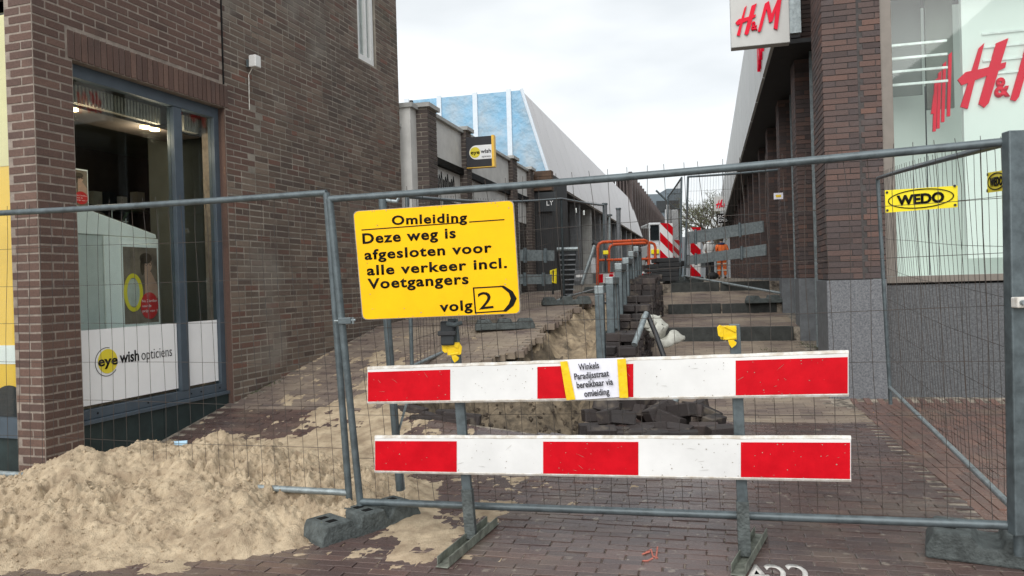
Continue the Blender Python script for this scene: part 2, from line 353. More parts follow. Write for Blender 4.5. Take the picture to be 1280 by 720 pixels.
def disc(mb, F, ca, cb, ra, rb, c0, c1, n=28):
    mb.prism(F, [(ca+ra*math.cos(2*math.pi*i/n), cb+rb*math.sin(2*math.pi*i/n)) for i in range(n)], c0, c1)
def ring(mb, F, ca, cb, ra, rb, w, c0, c1, n=36, a0=0, a1=2*math.pi):
    for i in range(n):
        t0 = a0+(a1-a0)*i/n; t1 = a0+(a1-a0)*(i+1)/n
        mb.prism(F, [(ca+ra*math.cos(t0), cb+rb*math.sin(t0)), (ca+ra*math.cos(t1), cb+rb*math.sin(t1)), (ca+(ra-w)*math.cos(t1), cb+(rb-w)*math.sin(t1)), (ca+(ra-w)*math.cos(t0), cb+(rb-w)*math.sin(t0))], c0, c1)

# ------------------------------------------------------------------ loose pieces: bricks
def unit_bricks(matl, name, n=4, jit=.012, bev=.022):
    res = []
    for k in range(n):
        bm = bmesh.new(); bmesh.ops.create_cube(bm, size=1.0)
        for v in bm.verts: v.co += Vector([random.uniform(-jit, jit)*s for s in (.35, 1, 1)])
        if bev: bmesh.ops.bevel(bm, geom=bm.edges[:]+bm.verts[:], offset=bev, segments=1, affect='EDGES')
        me = bpy.data.meshes.new(name); bm.to_mesh(me); bm.free(); me.materials.append(matl); res.append(me)
    return res
def emit_bricks(bl, parent, matl, limit=300, name='brick', joined='brickwork', jit=.0014):
    """bl: list of (centre Vector, (l,d,h), U, V, W). The largest in view become parts, the rest one stuff mesh."""
    sc = []
    for i, (c, d, U, V, Wd) in enumerate(bl):
        q = proj(c)
        if q is None or not (-20 < q[0] < 1300 and -20 < q[1] < 740): sc.append(0); continue
        sc.append(d[0]*max(d[1], d[2])/q[2]**2)
    order = sorted(range(len(bl)), key=lambda i: -sc[i]); ind = [i for i in order[:limit] if sc[i] > 0]
    L0 = rootloc(parent) if parent is not None else Vector((0, 0, 0)); var = unit_bricks(matl, name)
    for i in ind:
        c, d, U, V, Wd = bl[i]
        o = bpy.data.objects.new(name, random.choice(var)); COL.objects.link(o); o.parent = parent
        R = Matrix((U, V, Wd)).transposed().to_4x4()
        o.matrix_local = Matrix.Translation(c-L0) @ R @ Matrix.Diagonal((d[0], d[1], d[2], 1))
    rest = [i for i in order if i not in set(ind)] if len(bl) < 400 else order[len(ind):]
    if rest:
        n = len(rest)
        C = np.array([bl[i][0] for i in rest]); D = np.array([bl[i][1] for i in rest])/2
        Ux = np.array([bl[i][2] for i in rest]); Vx = np.array([bl[i][3] for i in rest]); Wx = np.array([bl[i][4] for i in rest])
        sg = np.array([(-1, -1, -1), (1, -1, -1), (-1, 1, -1), (1, 1, -1), (-1, -1, 1), (1, -1, 1), (-1, 1, 1), (1, 1, 1)], float)
        V8 = C[:, None, :]+(sg[None, :, 0:1]*D[:, None, 0:1])*Ux[:, None, :]+(sg[None, :, 1:2]*D[:, None, 1:2])*Vx[:, None, :]+(sg[None, :, 2:3]*D[:, None, 2:3])*Wx[:, None, :]
        V8 = V8+rng.uniform(-jit, jit, V8.shape); V8 = V8.reshape(-1, 3)-np.array(L0)
        fq = np.array([(0, 2, 3, 1), (4, 5, 7, 6), (0, 1, 5, 4), (2, 6, 7, 3), (0, 4, 6, 2), (1, 3, 7, 5)])
        Fq = (np.arange(n)[:, None, None]*8+fq[None]).reshape(-1, 4)
        me = bpy.data.meshes.new(joined); me.vertices.add(n*8); me.vertices.foreach_set('co', V8.ravel().astype(np.float32))
        me.loops.add(len(Fq)*4); me.loops.foreach_set('vertex_index', Fq.ravel().astype(np.int32))
        me.polygons.add(len(Fq)); me.polygons.foreach_set('loop_start', (np.arange(len(Fq))*4).astype(np.int32)); me.update(calc_edges=True)
        a = me.attributes.new('rnd', 'FLOAT', 'FACE'); a.data.foreach_set('value', np.repeat(rng.random(n), 6).astype(np.float32)); me.shade_flat()
        me.materials.append(matl); o = bpy.data.objects.new(joined, me); COL.objects.link(o)
        if parent is not None: o.parent = parent
        o['kind'] = 'stuff'
        return o
def wall_bricks(F, a0, a1, z0, z1, proud=.001, L_=.24, H_=.068, J=.0155, holes=(), dep=.05, flip=False, irregular=0.0, zmin=None, off=0.0):
    """bricks on the plane b=0 of frame F (a along, b outward, c up)."""
    res = []; k = 0; z = z0
    while z < z1-1e-4:
        ze = min(z+H_, z1); hh = ze-z-J
        if hh > .02:
            iv = [(a0, a1)]
            for (h0, h1, g0, g1) in holes:
                if ze-.004 > g0 and z+.004 < g1:
                    nv = []
                    for (x0, x1) in iv:
                        if h1 <= x0 or h0 >= x1: nv.append((x0, x1))
                        else:
                            if h0 > x0: nv.append((x0, h0))
                            if h1 < x1: nv.append((h1, x1))
                    iv = nv
            for (x0, x1) in iv:
                x = x0 - (L_*.5 if k % 2 else 0) - off
                while x < x1-.02:
                    l = L_*.5 if (irregular and random.random() < irregular) else L_
                    s, e = max(x, x0), min(x+l, x1)
                    if e-s-J > .03 and (zmin is None or z+H_ > zmin((s+e)/2)):
                        c = F((s+e)/2, proud-dep/2+random.uniform(-.0015, .0015), (z+ze)/2)
                        res.append((c, (e-s-J, dep, hh), F.u, F.v, F.w))
                    x += l
        z += H_; k += 1
    return res
def wallslab(mb, F, a0, a1, b0, b1, z0, z1, holes=()):
    """solid wall with rectangular openings, as non overlapping boxes"""
    xs = sorted({a0, a1, *[min(max(h[0], a0), a1) for h in holes], *[min(max(h[1], a0), a1) for h in holes]})
    for x0, x1 in zip(xs, xs[1:]):
        if x1-x0 < 1e-5: continue
        cuts = sorted([(max(h[2], z0), min(h[3], z1)) for h in holes if h[0] < (x0+x1)/2 < h[1]])
        z = z0
        for c0, c1 in cuts:
            if c0 > z: mb.box(F, x0, x1, b0, b1, z, c0)
            z = max(z, c1)
        if z < z1: mb.box(F, x0, x1, b0, b1, z, z1)

# ------------------------------------------------------------------ street frame and ground
UX, UY = .2473, .969
def qs(X, Y): return X*UY-Y*UX, X*UX+Y*UY
def xy(q, s): return q*UY+s*UX, -q*UX+s*UY
STEP = [(12.2, .48, .67), (15.0, .77, .94), (16.6, 1.17, 1.34)]
def prL(s): return np.interp(s, [5.6, 7.18, 10.23, 13.2, 19, 33, 60], [0, .32, .88, 1.05, 1.22, 1.36, 1.40])
def prR(s): return np.interp(s, [9.2, 12.2, 12.201, 15.0, 15.001, 16.6, 16.601, 30, 60], [0, .48, .67, .77, .94, 1.17, 1.34, 1.38, 1.40])
def hq(q, s):
    q = np.asarray(q, float); s = np.asarray(s, float)
    hw = np.interp(s, [7, 10], [1.3, .12]); cen = np.interp(s, [7, 10], [-1.6, -1.25]); m = sst(cen-hw, cen+hw, q)
    return prL(s)*(1-m)+prR(s)*m
def hxy(X, Y): q, s = qs(X, Y); return float(hq(q, s))
def G(px, py):
    """where the ray through a pixel meets the ground"""
    d = RM @ Vector(((px-640)/FP, -(py-360)/FP, -1)); lo = 2.0
    for k in range(900):
        Y = 2.0+k*.02*(1+k*.004); p = Vector((0, 0, CH))+d*(Y/d.y)
        if p.z <= hxy(p.x, p.y): return p
    return p
def qLeft(s): return np.interp(s, [6.7, 7.2, 8.0, 9.0, 16], [-2.5, -3.0, -2.95, -2.2, -2.1])
def qRight(s): return np.interp(s, [6.7, 8.2, 9.0, 16], [-1.05, -1.1, -1.3, -1.32])
def trench(q, s, grow=0.0):
    w = (fbm(q*3, s*3, 3, 5)-.5)*.28
    return (q > qLeft(s)-grow+w) & (q < qRight(s)+grow+w*.5) & (s > 6.75-grow+w) & (s < 15.2+grow)
pav = props(bpy.data.objects.new('pavement', None), kind='structure'); COL.objects.link(pav)
sv = np.unique(np.concatenate([np.arange(-6, 3, .5), np.arange(3, 20, .1), [12.2, 12.201, 15.0, 15.001, 16.6, 16.601], np.arange(20, 60, 2), [70, 100, 160, 300, 700]]))
qv = np.unique(np.concatenate([[-400, -100, -40, -20, -10], np.arange(-7, 6, .1), [8, 12, 20, 50, 120, 400]]))
Q, SS = np.meshgrid(qv, sv); Z = hq(Q, SS)-.008
inner = (Q > qLeft(SS)+.2) & (Q < qRight(SS)-.2) & (SS > 7.1) & (SS < 15)
edge_g = np.minimum(np.minimum((qRight(SS)-qLeft(SS))/2-np.abs(Q-(qLeft(SS)+qRight(SS))/2), SS-6.75), 15.2-SS); keep_g = (edge_g < .03).ravel()
X, Y = xy(Q, SS)
grid_mesh('ground', np.stack([X, Y, Z], -1).reshape(-1, 3), len(qv), len(sv), M['joint'], smooth=False, kind='structure', attr={'keep': keep_g})
# pavers
LWo = Vector((-3.61, 5.88, 0)); LWu = Vector((.3038, .9527, 0)); LWn = Vector((.9527, -.3038, 0))
def in_left(X, Y): d = Vector((X, Y, 0))-LWo; return d.dot(LWn) < .02 and d.dot(LWu) > -.02
def paver_ok(q, s, X, Y):
    if in_left(X, Y): return False
    if s > 9.4 and q > 1.31: return False
    if s > 12.3 and q < -4.28: return False
    p = proj((X, Y, hxy(X, Y)))
    return p is not None and -260 < p[0] < 1540 and p[1] < 1000
near, red_, sandy = [], [], []
def add_paver(q, s, along_q, lq, ls, lst):
    X, Y = xy(q, s)
    if not paver_ok(q, s, X, Y) or bool(trench(q, s)): return
    e = .04
    h0 = float(hq(q, s)); gq = (float(hq(q+e, s))-float(hq(q-e, s)))/(2*e); gs = (float(hq(q, s+e))-float(hq(q, s-e)))/(2*e)
    if abs(gs) > .6 or abs(gq) > .8: gq = gs = 0
    A = Vector((UY, -UX, gq)).normalized(); B = Vector((UX, UY, gs)); 
    Wd = A.cross(B).normalized(); B = Wd.cross(A).normalized()
    if not along_q: A, B = B, -A
    tl = random.gauss(0, .008); A = (A+Wd*tl).normalized(); Wd = A.cross(B).normalized()
    c = Vector((X, Y, h0))-Wd*(.04+random.uniform(-.003, .004))
    lst.append((c, (lq, ls, .08), A, B, Wd))
k = 0; s = 2.9
while s < 18.5:
    if s < 9.0: q1 = 1.5
    else: q1 = 1.31
    q = -5.4+(.105 if k % 2 else 0)
    # random shift per row keeps the bond from looking printed
    q += random.uniform(-.012, .012)
    while q < q1-.05:
        lst = near if (s < 6.9 or q > -.9 and s < 8) else sandy
        if not any(abs(s-t[0]) < .09 for t in STEP) or q < -1.3: add_paver(q, s, True, .204, .0655, lst)
        q += .21
    s += .0702; k += 1
q = 1.56; k = 0
while q < 5.2:
    s = 3.0+(.105 if k % 2 else 0)
    while s < 9.35:
        add_paver(q, s, False, .204, .0655, red_); s += .21
    q += .0702; k += 1
emit_bricks(near, pav, M['paver'], 220, name='paving_brick', joined='paving_field')
emit_bricks(red_, pav, M['red_paver'], 60, name='paving_brick', joined='paving_field')
emit_bricks(sandy, pav, M['sandy_paver'], 20, name='paving_brick', joined='paving_field')
# step edges on the right
for i, (s0, z0, z1) in enumerate(STEP):
    st = props(bpy.data.objects.new('step', None), kind='structure'); COL.objects.link(st); st.location = (*xy(0.3, s0), z0)
    q = -.75
    while q < 1.25:
        X0, Y0 = xy(q, s0); F = Fr((X0, Y0, 0), (UY, -UX, 0), (UX, UY, 0)); w = min(.98, 1.31-q)
        mb = MB(); mb.box(F, 0, w-.008, -.02-random.uniform(0, .008), .10, z0-.12, z1+.012+random.uniform(-.005, .006)); mb.build('kerb_stone', M['kerb'], st, bevel=.008)
        q += 1.0
# trench soil
qq = np.arange(-3.5, -.55, .025); s_ = np.arange(6.35, 15.6, .03); Q, SS = np.meshgrid(qq, s_)
mid = (qLeft(SS)+qRight(SS))/2; half = (qRight(SS)-qLeft(SS))/2
edge = np.minimum(np.minimum(half-np.abs(Q-mid), SS-6.75), 15.2-SS)
dep = np.interp(SS, [7, 9, 10.5, 15], [.6, .4, .2, .14])
base = np.minimum(hq(np.minimum(qLeft(SS), Q), SS), hq(Q, SS)+.0)
n1 = fbm(Q*2.2, SS*2.2, 5, 31); n2 = fbm(Q*9, SS*9, 4, 37)
n3 = fbm(Q*5, SS*5, 5, 47, .65)
Z = base-.13-dep*sst(-.02, .26, edge+(n1-.5)*.35+(n3-.5)*.25)+(n1-.5)*.3*sst(0, .3, edge)+(n2-.5)*.17+(n3-.5)*.16
Q = Q+(n2-.5)*.05
X, Y = xy(Q, SS)
Z = np.where(edge < -.02, np.minimum(Z, hq(Q, SS)-.1), Z); TZ = Z
M['dark_soil'] = mat('damp grey brown soil', (.24, .19, .13), .95, col2=(.06, .048, .036), scale=7, bump=1.0, bscale=45, detail=10)
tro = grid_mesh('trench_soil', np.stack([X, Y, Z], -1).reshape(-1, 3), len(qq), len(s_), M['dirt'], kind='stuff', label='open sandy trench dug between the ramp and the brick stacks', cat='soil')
tro.data.materials.append(M['dark_soil'])
darker = (s_[:-1, None]+0*qq[None, :-1]+(fbm(Q[:-1, :-1]*2.5, SS[:-1, :-1]*2.5, 4, 61)-.5)*3.2 < 9.6).ravel()  # darker soil tone at the near, deeper end of the trench, with ragged border
tro.data.polygons.foreach_set('material_index', darker.astype(np.int32))

# ------------------------------------------------------------------ sand
def sand_heap():
    xs = np.arange(-4.6, -.55, .009); ys = np.arange(3.9, 7.0, .009); X, Y = np.meshgrid(xs, ys)
    wx = (fbm(X*1.3, Y*1.3, 4, 3)-.5)*.5
    d = np.sqrt(((X+2.55)/1.95)**2+((Y-5.35)/np.where(Y < 5.35, 1.36, 1.35))**2)+wx*.45
    H = .37*(1-np.clip(d, 0, 3)**1.35)*(1-.35*sst(-2.9, -3.9, X))
    H = H+.07*np.exp(-(((X+3.05)/.22)**2+((Y-5.3)/.25)**2))+.08*np.exp(-(((X+2.1)/.4)**2+((Y-5.8)/.3)**2))-.06*np.exp(-(((X+1.75)/.22)**2+((Y-5.1)/.2)**2))+.05*np.exp(-(((X+1.12)/.26)**2+((Y-4.66)/.2)**2))+.09*np.exp(-(((X+1.5)/.3)**2+((Y-4.42)/.25)**2))-.05*np.exp(-(((X+1.4)/.35)**2+((Y-4.95)/.2)**2))
    rough_m = sst(.38, .62, fbm(X*1.7+3, Y*1.7, 3, 201)); on = np.clip(H*9, 0, 1)
    cl = fbm(X*4.5, Y*4.5, 5, 11); gul = fbm(X*5, Y*1.6, 4, 23); c2 = np.abs(fbm(X*15, Y*15, 4, 21)-.5)
    fine = fbm(X*38, Y*38, 2, 141, .7)-.5; blocks = np.clip(fbm(X*12, Y*12, 3, 301)-.6, 0, .06)*.32
    H = H+(cl-.5)*.17*np.clip(H*6+.25, 0, 1)+(gul-.5)*.10*on+(c2*.10+fine*.034)*on*(.15+.85*rough_m)+blocks*on*rough_m+fine*.012
    H = H-.026*sst(.53, .68, fbm(X*17, Y*13, 3, 411, .6))*on*(.35+.65*rough_m)+.02*sst(.55, .66, fbm(X*23, Y*23, 2, 431))*on*(.3+.7*rough_m)+(vnoise(X*75, Y*75, 9)-.5)*.009
    H = H-.07*np.exp(-(((X+2.62+.25*(Y-5.3))/.07)**2))*np.exp(-((Y-5.0)/.22)**2)*sst(.35, .6, fbm(X*6, Y*6, 2, 7))
    crack = np.exp(-((fbm(X*2.2, Y*2.2, 3, 77)-.5)/.008)**2)*.035*on*sst(.5, .7, fbm(X*1.1, Y*1.1, 2, 88)); H = H-crack
    Hh = hq(*qs(X, Y)); Z = Hh+H-.012
    Z = np.where(H < -.05, Hh-.06, Z)
    dl = (X-LWo.x)*LWn.x+(Y-LWo.y)*LWn.y; al = (X-LWo.x)*LWu.x+(Y-LWo.y)*LWu.y
    Z = np.where((dl < -.0) & (al > 0), -.5, Z)
    grid_mesh('sand_heap', np.stack([X, Y, Z], -1).reshape(-1, 3), len(xs), len(ys), M['sand'], loc=(-2.5, 5.3, 0), label='large heap of beige sand piled against the brick pillar and fence', cat='sand heap')
    mb = MB(); r = random.Random(3)
    for i in range(5200):
        x = r.uniform(-4.2, -.7); y = r.uniform(4.0, 6.4)
        ii = int((y-3.9)/.009); jj = int((x+4.6)/.009)
        if not (0 <= ii < len(ys) and 0 <= jj < len(xs)) or H[ii, jj] < -.045: continue
        if H[ii, jj] < -.005 and r.random() < .6: continue
        if (x-LWo.x)*LWn.x+(y-LWo.y)*LWn.y < .05 and y > 5.7: continue
        R = r.uniform(.0025, .0095)*(2.3 if r.random() < .05 else 1)
        F = frz(x, y, Z[ii, jj]+R*.2, r.uniform(0, 6), (r.uniform(-1, 1), r.uniform(-1, 1))); mb.ell(F, R, R*r.uniform(.6, 1), R*r.uniform(.5, .9), 5, 3)
    global sand_z
    sand_z = lambda x, y: float(Z[int((y-3.9)/.009), int((x+4.6)/.009)])
    mb.build('sand_clods', M['sand'], kind='stuff', label='small crumbs of sand scattered over the sand heap', cat='sand')
sand_heap()
xs = np.arange(-3.3, 1.0, .018); ys = np.arange(3.9, 10.8, .018); X, Y = np.meshgrid(xs, ys); q_, s2 = qs(X, Y)
cov = np.exp(-(((X+2.0)/.95)**2+((Y-6.0)/.9)**2))*.95+.5*np.exp(-(((X+1.35)/.5)**2+((Y-6.7)/1.5)**2))+.8*np.exp(-(((X+1.0)/.55)**2+((Y-5.2)/.45)**2))+.42*np.exp(-(((X+.55)/.5)**2+((Y-4.6)/.6)**2))+.36*np.exp(-(((X+1.5)/1.2)**2+((Y-8.2)/1.6)**2))+.25*np.exp(-(((X+.2)/.9)**2+((Y-5.6)/.5)**2))+.45*np.exp(-(((X+2.4)/1.2)**2+((Y-4.15)/.18)**2))
nn = fbm(X*4.2, Y*3.0, 6, 91, .72)
Z = hq(q_, s2)+np.clip((cov*.55+nn-.74)*.08, -.02, .035)+(fbm(X*40, Y*40, 2, 55)-.5)*.006
dl = (X-LWo.x)*LWn.x+(Y-LWo.y)*LWn.y; al = (X-LWo.x)*LWu.x+(Y-LWo.y)*LWu.y
keep = (~((dl < 0) & (al > -.1)) & ~trench(q_, s2, .03) & (cov > .05)).ravel()
grid_mesh('sand_cover', np.stack([X, Y, Z], -1).reshape(-1, 3), len(xs), len(ys), M['sand'], kind='stuff', label='thin patches of sand strewn over the paving behind the fence', cat='sand', attr={'keep': keep})

# ------------------------------------------------------------------ left building
LF = Fr(LWo, LWu, LWn)
LFf = Fr(LWo, -LWn, -LWu)              # front face at the corner: a to the left, outward towards the camera
lb = thing('brick_building', 'dark brick corner building with large optician shop window on the left', 'building', LF(2, -1.5, 0))
WIN = (.36, 2.23, .16, 3.36); UP = (5.13, 5.66, 4.66, 6.6)
HT = 7.0
mb = MB(); wallslab(mb, LF, .30, 2.25, -.30, -.002, -.3, HT, [(.36, 2.23, -.3, 3.36)]); mb.box(LF, 0.002, .30, -.28, -.002, -.3, HT); mb.build('wall', M['mortar'], lb)
mb = MB(); wallslab(mb, LF, 2.25, 6.38, -.30, -.002, -.3, HT, [UP]); mb.build('wall', M['mortar_old'], lb)
mb = MB(); mb.box(LF, 6.1, 6.38, -5, -.30, -.3, HT); mb.box(LF, 0.002, .3, -5, -3.0, -.3, HT); mb.box(LF, .002, .3, -3.0, -.28, 3.9, HT); mb.box(LF, 0, 6.38, -5.2, -5, -.3, HT); mb.build('wall', M['mortar_old'], lb)
mb = MB(); mb.box(LF, -.05, 6.42, -5.2, .03, HT, HT+.15); mb.build('roof', M['cap'], lb)
SOL = (.30, 2.27, 3.36, 3.6)
def newzone(c):
    d = c-LWo; a = d.dot(LWu); z = c.z
    if a < 2.2: return True
    lim = 2.23+ (.42 if 2.75 < z < 3.60 else (.0)) + (.12 if int(z/.068) % 2 else 0)*(1 if 2.75 < z < 3.6 else 0)
    return a < lim
holes = [(.36, 2.23, -.3, 3.36), (UP[0], UP[1], UP[2], UP[3]), SOL]
b_all = wall_bricks(LF, 0, 6.38, -.05, HT, holes=holes, irregular=0)
old = [b for b in wall_bricks(LF, 2.23, 6.38, -.05, HT, holes=holes, irregular=.28) if not newzone(b[0])]
new = [b for b in b_all if newzone(b[0])]
new += wall_bricks(LFf, 0, .283, -.05, HT, off=.12)
# soldier course above the window
a = .315
while a < 2.26:
    new.append((LF(a+.03, .008-.025, 3.48), (.0615-.008, .05, .225), LF.u, LF.v, LF.w)); a += .0655
emit_bricks(new, lb, M['new_brick'], 190, joined='brickwork')
emit_bricks(old, lb, M['old_brick'], 105, joined='brickwork')
mb = MB(); mb.box(LF, 2.205, 2.222, .002, .0095, 3.6, HT); mb.build('movement_joint', M['black'], lb)
# shop window
fr = MB(); B0, B1 = -.16, -.08
wf = MB()
wf.box(LF, .36, .43, B0, B1, .42, 3.36); wf.box(LF, 2.15, 2.23, B0, B1, .42, 3.36); wf.box(LF, 1.57, 1.68, B0, B1+.004, .503, 3.245)
wf.box(LF, .43, 2.15, B0, B1, 3.25, 3.36); wf.box(LF, .43, 2.15, B0, B1, .42, .50)
wfo = wf.build('window_frame', M['blue_frame'], lb, bevel=.004)
mb = MB(); mb.box(LF, 2.222, 2.229, -.08, -.004, -.1, 3.355); mb.build('reveal', M['new_brick'], lb)
mb = MB(); mb.box(LF, .36, 2.22, -.17, -.035, .385, .418); mb.build('sill', M['blue_frame'], lb, bevel=.003)
mb = MB(); mb.box(LF, .36, 1.30, -.12, -.06, -.3, .384); mb.build('plinth_panel', M['plinth'], lb)
mb = MB(); mb.box(LF, 1.305, 2.23, -.12, -.06, -.3, .384); mb.build('plinth_panel', M['plinth'], lb)
for a0, a1 in ((.43, 1.57), (1.68, 2.15)):
    mb = MB(); mb.box(LF, a0, a1, -.125, -.119, .50, 3.25); mb.build('pane', M['glass'], wfo)
    mb = MB(); mb.box(LF, a0+.004, a1-.004, -.1175, -.1165, .53, 1.16); foil = mb.build('window_foil', M['foil'], lb)
    if a0 < 1:
        Fg = Fr(LF(.43, -.116, 0), LF.u, LF.w, LF.v)
        mb = MB(); disc(mb, Fg, .30, .88, .105, .105, .001, .0025); mb.build('logo_dot', M['dot'], foil)
        mb = MB(); ring(mb, Fg, .29, .875, .125, .125, .006, .001, .002, a0=1.3, a1=5.6); mb.build('logo_ring', M['ink'], foil)
        text(foil, 'eye', LF(.43+.195, -.1135, .845), LF.u, LF.w, .085, M['black'], width=.21, bold=.025)
        text(foil, 'wish', LF(.43+.43, -.1155, .85), LF.u, LF.w, .10, M['black'], width=.22, bold=.02)
        text(foil, 'opticiens', LF(.43+.68, -.1155, .85), LF.u, LF.w, .10, M['ink'], width=.38, bold=-.008)
for i in range(12):
    mb = MB(); disc(mb, Fr(LF(.43+.14+i*.14, B1+.005, .46), LF.u, LF.w, LF.v), 0, 0, .008, .008, 0, .003, 8)
    if i in (0, 4, 8, 9, 11): mb.build('screw_cover', M['black'], wfo)
# interior of the shop
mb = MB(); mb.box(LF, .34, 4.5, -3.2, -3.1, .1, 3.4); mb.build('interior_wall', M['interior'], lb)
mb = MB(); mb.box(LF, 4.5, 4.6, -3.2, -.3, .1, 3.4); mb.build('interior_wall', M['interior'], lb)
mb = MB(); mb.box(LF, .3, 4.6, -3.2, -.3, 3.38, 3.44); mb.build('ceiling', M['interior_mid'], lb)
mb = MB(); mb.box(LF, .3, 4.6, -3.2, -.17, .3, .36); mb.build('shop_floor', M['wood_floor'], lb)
mb = MB(); mb.box(LF, 2.66, 3.08, -1.4, -.95, .36, 3.37); mb.build('column', M['interior_mid'], lb)
n = 44
for i in range(n):
    a = .45+i*(1.68/n); mb = MB()
    if i < 30 or i > 37: mb.box(LF, a, a+.02, -.30, -.24, 3.09, 3.245); mb.build('slat', M['slat'], lb)
for a, b in ((.67, -.35), (1.49, -.35), (1.62, -.35)):
    mb = MB(); disc(mb, Fr(LF(a, b, 3.045), LF.u, LF.v), 0, 0, .045, .045, 0, .02, 16); mb.build('ceiling_lamp', M['lamp'], lb)
    ld = bpy.data.lights.new('lamp_light', 'POINT'); ld.energy = 3.5; ld.color = (1, .82, .6); ld.shadow_soft_size = .05; lo = bpy.data.objects.new('lamp_light', ld); COL.objects.link(lo); lo.parent = lb; lo.location = LF(a, b, 2.97)-lb.location
mb = MB(); mb.box(LF, .44, 2.2, -.75, -.31, 3.066, 3.085); mb.build('lamp_shelf', M['interior'], lb)
# blue poster edge at the left of the window
pt = thing('wall_poster', 'tall blue and black poster at left edge behind the shop window', 'poster', LF(.47, -.36, 1.9))
mb = MB(); mb.box(LF, .42, .56, -.40, -.38, 1.5, 2.95); mb.build('sheet', M['pale_blue'], pt)
mb = MB(); mb.prism(Fr(LF(.42, -.38, 0), LF.u, LF.w, LF.v), [(0, 1.5), (.10, 1.5), (.12, 2.0), (.10, 2.3), (.06, 2.5), (0, 2.6)], .001, .003); mb.build('dark_figure', M['dark_cloth'], pt)
# display cabinet
kb = thing('display_cabinet', 'white display cabinet with framed poster standing in the shop window', 'cabinet', LF(1.2, -.55, .36))
K = Fr(LF(1.33, -.40, 0), LF.u, LF.v)
mb = MB(); mb.box(K, -.92, .30, -.42, -.0, 1.0, 1.99); mb.build('side_body', M['kiosk_side'], kb, bevel=.006)
mb = MB(); mb.prism(Fr(K(-.92, 0, 0), LF.w, LF.u, LF.v), [(1.992, 0), (2.26, .02), (2.24, .3), (2.03, 1.22), (1.992, 1.23)], -.42, .012); mb.build('sloping_top', M['kiosk'], kb, bevel=.006)
def poster(par, F, w, h):
    mb = MB(); mb.box(F, 0, w, 0, h, -.012, 0); mb.build('backing', M['kiosk'], par)
    mb = MB(); mb.box(F, .03*w, .97*w, .13*h, .97*h, .001, .002); bgp = mb.build('print', M['poster_bg'], par)
    mb = MB(); disc(mb, F, .68*w, .78*h, .13*w, .09*h, .003, .004); mb.prism(F, [(.6*w, .7*h), (.78*w, .7*h), (.95*w, .55*h), (.97*w, .4*h), (.6*w, .42*h)], .0025, .0035); mb.build('face', M['skin'], par)
    mb = MB(); disc(mb, F, .64*w, .85*h, .17*w, .06*h, .0045, .005); disc(mb, F, .54*w, .76*h, .06*w, .10*h, .0045, .005); mb.build('hair', M['hair'], par)
    mb = MB(); ring(mb, F, .64*w, .79*h, .05*w, .02*h, .004, .0055, .006, 14); ring(mb, F, .76*w, .79*h, .04*w, .02*h, .004, .0055, .006, 14); mb.build('spectacles', M['black'], par)
    mb = MB(); disc(mb, F, .27*w, .47*h, .2*w, .155*h, .0056, .006); mb.build('pale_disc', M['poster_pale'], par)
    mb = MB(); ring(mb, F, .27*w, .47*h, .26*w, .21*h, .09*w, .006, .007); mb.build('yellow_ring', M['dot'], par)
    mb = MB(); disc(mb, F, .7*w, .32*h, .25*w, .15*h, .008, .009); mb.build('red_disc', M['poster_red'], par)
    for i, t in enumerate(('Nu 2 brillen', 'voor de', 'prijs van 1')): text(par, t, F(.49*w, (.36-.055*i)*h, .0095), F.u, F.v, .03*h, M['foil'], width=.42*w if i != 1 else .25*w, ext=0)
Fp = Fr(K(-.10, .0, 1.0), LF.u, LF.w, LF.v)
pn = thing('framed_poster', 'framed spectacles poster with red disc on front of the white cabinet', 'poster', K(.1, .02, 1.0))
mb = MB(); mb.box(Fp, -.24, .42, .0, .985, .002, .02); mb.build('frame', M['kiosk'], pn, bevel=.004)
poster(pn, Fr(K(-.155, .033, 1.06), LF.u, LF.w, LF.v), .45, .86)
pn2 = thing('counter_card', 'small spectacles poster standing on top of the white cabinet', 'poster', K(-.0, -.1, 2.2))
poster(pn2, Fr(K(-.66, -.10, 2.20), LF.u, LF.w, LF.v), .28, .38)
cb = thing('price_tag', 'small red price label on the grey side of the cabinet', 'label', K(-.40, .0, 1.6)); mb = MB(); mb.box(K, -.86, -.73, .001, .006, 1.60, 1.65); mb.build('sticker', M['poster_red'], cb)
for i, (a, z) in enumerate(((-.32, 2.19), (-.10, 2.13))):
    mb = MB(); F = Fr(K(a, -.1, z), LF.u, LF.v); mb.ell(F, .10, .07, .025, 10, 6); mb.build('eyeglass_case', M['black'], loc=K(a, -.1, z), label=('larger' if i == 0 else 'smaller')+' black case lying on the sloping cabinet top', cat='case')
for i in range(2):
    t = thing('display_stand', ('left' if i == 0 else 'right')+' thin metal display stand behind the cabinet top', 'stand', K(.08+i*.17, -.3, 2.0))
    mb = MB(); x = .08+i*.17; mb.tube([K(x, -.3, 1.99), K(x, -.3, 2.3-i*.1)], .005, 6); mb.tube([K(x-.13, -.3, 2.27-i*.1), K(x+.03, -.3, 2.27-i*.1)], .004, 6); mb.build('rod', M['galv_light'], t)
pl = thing('potted_plant', 'dark leafy plant behind the window mullion', 'plant', LF(1.55, -.8, .4))
mb = MB(); r = random.Random(5)
mb2 = MB(); mb2.tube([LF(1.55, -.8, .36), LF(1.55, -.8, .75)], .13, 12, r2=.16); mb2.build('pot', M['bin'], pl)
for i in range(26):
    a = r.uniform(0, 6.28); l = r.uniform(.25, .5); z = r.uniform(.9, 2.1); c = LF(1.55, -.8, z); e = c+LF.u*math.cos(a)*l+LF.v*math.sin(a)*l*.8+LF.w*r.uniform(-.1, .25)
    mid = (c+e)/2+LF.w*.08; w = LF.w.cross(e-c).normalized()*.025; mb.add([c, mid-w, e, mid+w], [(0, 1, 2, 3)])
